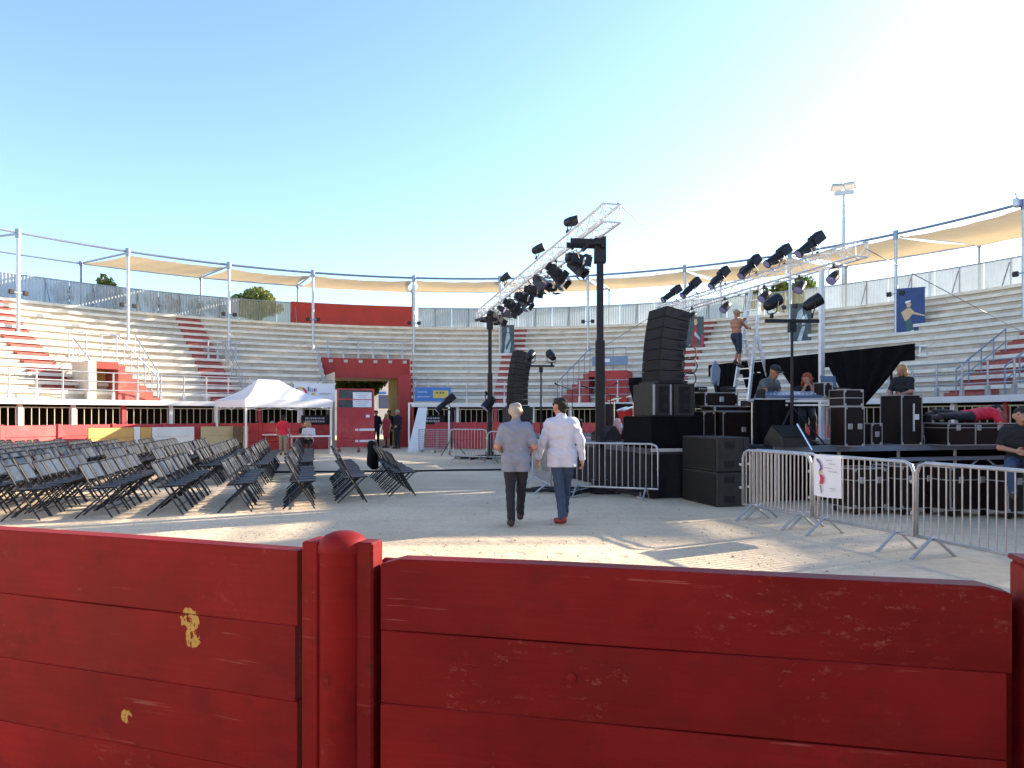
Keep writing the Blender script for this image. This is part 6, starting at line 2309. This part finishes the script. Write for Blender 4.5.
pl0, pl1 = FP(0, 527), FP(303, 548.5)
dl = (pl1 - pl0).normalized()
pr0, pr1 = FP(388, 556), FP(1006, 584)
drr = (pr1 - pr0).normalized()
_k = (191 - 512) / FPX
_t = (_k * pl0.y - pl0.x) / ((pl1.x - pl0.x) - _k * (pl1.y - pl0.y))
_d = pl0.lerp(pl1, _t).y - 0.029
chip_m = W(191, 624, _d)
paint_chip = barrier_material('barrier_paint_chipped', [(chip_m.x - 0.002, chip_m.y, chip_m.z + 0.012, 0.042), (chip_m.x + 0.008, chip_m.y, chip_m.z - 0.034, 0.036), (chip_m.x - 0.215, chip_m.y + 0.073, chip_m.z - 0.285, 0.026)])
paint = barrier_material('barrier_paint')


def plank(rt, L0, z0, z1, th, m, cham=0.0, rnd=None, end0=0.0, end1=0.0):
    """One plank along local x with slightly wavering edges; optional cut-off top corners."""
    n = 28
    vs, fs = [], []
    top = []
    ph = rnd.uniform(0, 9)
    for i in range(n + 1):
        x = L0 * i / n
        zt = z1 + 0.0012 * math.sin(x * 5 + ph) - 0.0007
        zb_ = z0 + 0.0012 * math.sin(x * 4 + ph + 2) + 0.0007
        if cham:
            e = min(x, L0 - x)
            if e < 0.05:
                zt -= cham * (1 - e / 0.05)
        yw = 0.002 * math.sin(x * 3.1 + ph)
        b = 0.0022
        for (y, z) in ((-th / 2 + yw, zb_ + b), (-th / 2 + b + yw, zb_), (th / 2 - b, zb_), (th / 2, zb_ + b), (th / 2, zt - b), (th / 2 - b, zt), (-th / 2 + b + yw, zt), (-th / 2 + yw, zt - b)):
            vs.append((x, y, z))
    for i in range(n):
        for k_ in range(8):
            a, b_ = i * 8 + k_, i * 8 + (k_ + 1) % 8
            fs.append((a, b_, b_ + 8, a + 8))
    fs.append(tuple(range(8)))
    fs.append(tuple(range(n * 8 + 7, n * 8 - 1, -1)))
    mb = MB()
    mb.add(vs, fs)
    return mb.build('plank', m, rt, True)


def panel(label, p, q, hp, cham, seed, m=None, yjit=0.004, step_ends=False):
    d = q - p
    rt = thing('barrier_section', label, 'fence', p, math.atan2(d.y, d.x))
    rnd = random.Random(seed)
    z = ZT
    k_ = 0
    while z > 0.12:
        pk = plank(rt, d.length - (rnd.uniform(0.0, 0.012) if k_ else 0), z - hp, z, 0.055, m or paint, cham if k_ == 0 else 0, rnd)
        pk.location.y = rnd.uniform(-yjit, yjit)
        z -= hp
        k_ += 1
    return rt


Lx = panel('red plank barrier section at the photo\'s lower left with yellow paint chip', pl0 - dl * 0.62, pl1, 0.197, 0.0, 3, paint_chip, 0.007)
Rx = panel('long red plank barrier section across the photo\'s lower right', pr0 - drr * 0.008, pr1, 0.178, 0.014, 5, None, 0.005)
# coach bolts, dents
for (rt, pts) in ((Rx, ((0.47, 1.2 - 0.255),)),):
    for (x, z) in pts:
        MB().lathe((x, -0.0285, z), [(0.011, 0.0), (0.011, 0.002), (0.004, 0.004)], 14, rot=Matrix.Rotation(R(90), 3, 'X')).build('bolt_head', paint, rt, True)

# post between the sections
pm = FP(345, 552)
pa_ = (dl + drr).normalized()
an = math.atan2(pa_.y, pa_.x)
pst = thing('barrier_post', 'round red domed post between the two plank sections', 'post', pm + Vector((0.0, -0.02, 0)), an)
RP = 0.058
prof = [(RP, 0.0), (RP, 1.2), (RP + 0.004, 1.206), (RP + 0.004, 1.222), (RP * 0.97, 1.235), (RP * 0.78, 1.247), (RP * 0.45, 1.255), (RP * 0.12, 1.258), (0.002, 1.258)]
MB().lathe((0, 0, 0), prof, 40).build('round_post', paint, pst, True)


def cover(x0, x1, y0, y1, top, nm):
    MB().box(((x0 + x1) / 2, (y0 + y1) / 2, top / 2), (x1 - x0, y1 - y0, top), ch=0.005).build(nm, paint, pst)


cover(-0.098, -0.05, -0.035, 0.03, 1.232, 'side_flange')
cover(-0.112, -0.094, 0.035, 0.075, 1.228, 'rear_flange')
cover(0.05, 0.096, -0.03, 0.03, 1.236, 'side_flange')
# hooked channel that holds the right-hand planks
cover(0.086, 0.165, 0.04, 0.06, 1.185, 'rear_flange')

# right hand channel post
p2 = pr1 + drr * 0.016
ps2 = thing('channel_post', 'square red channel post at the right edge of the barrier', 'post', p2, math.atan2(drr.y, drr.x))
MB().box((0.075, 0.0, 0.62), (0.13, 0.1, 1.245), ch=0.006).build('square_post', paint, ps2)
MB().box((-0.005, 0.043, 0.58), (0.07, 0.014, 1.16), ch=0.003).build('back_flange', paint, ps2)
MB().box((0.075, 0.0, 1.25), (0.136, 0.106, 0.012), ch=0.004).build('top_cap', paint, ps2)
# further sections beyond both picture edges, so the fence goes on
e0 = pl0 - dl * 0.66
prev = e0
for k_ in range(3):
    a2 = math.atan2(-dl.y, -dl.x) - R(5) * (k_ + 1)
    nxt = prev + Vector((math.cos(a2), math.sin(a2), 0)) * 2.2
    panel('red plank barrier continuing beyond the left edge, %s section' % ORD[k_], nxt, prev - (prev - nxt).normalized() * 0.1, 0.197, 0.0, 20 + k_)
    prev = nxt
prev = p2 + drr * 0.16
for k_ in range(2):
    a2 = math.atan2(drr.y, drr.x) + R(6) * (k_ + 1)
    nxt = prev + Vector((math.cos(a2), math.sin(a2), 0)) * 2.2
    panel('red plank barrier continuing beyond the right edge, %s section' % ORD[k_], prev, nxt, 0.178, 0.014, 30 + k_)
    prev = nxt + (nxt - prev).normalized() * 0.1
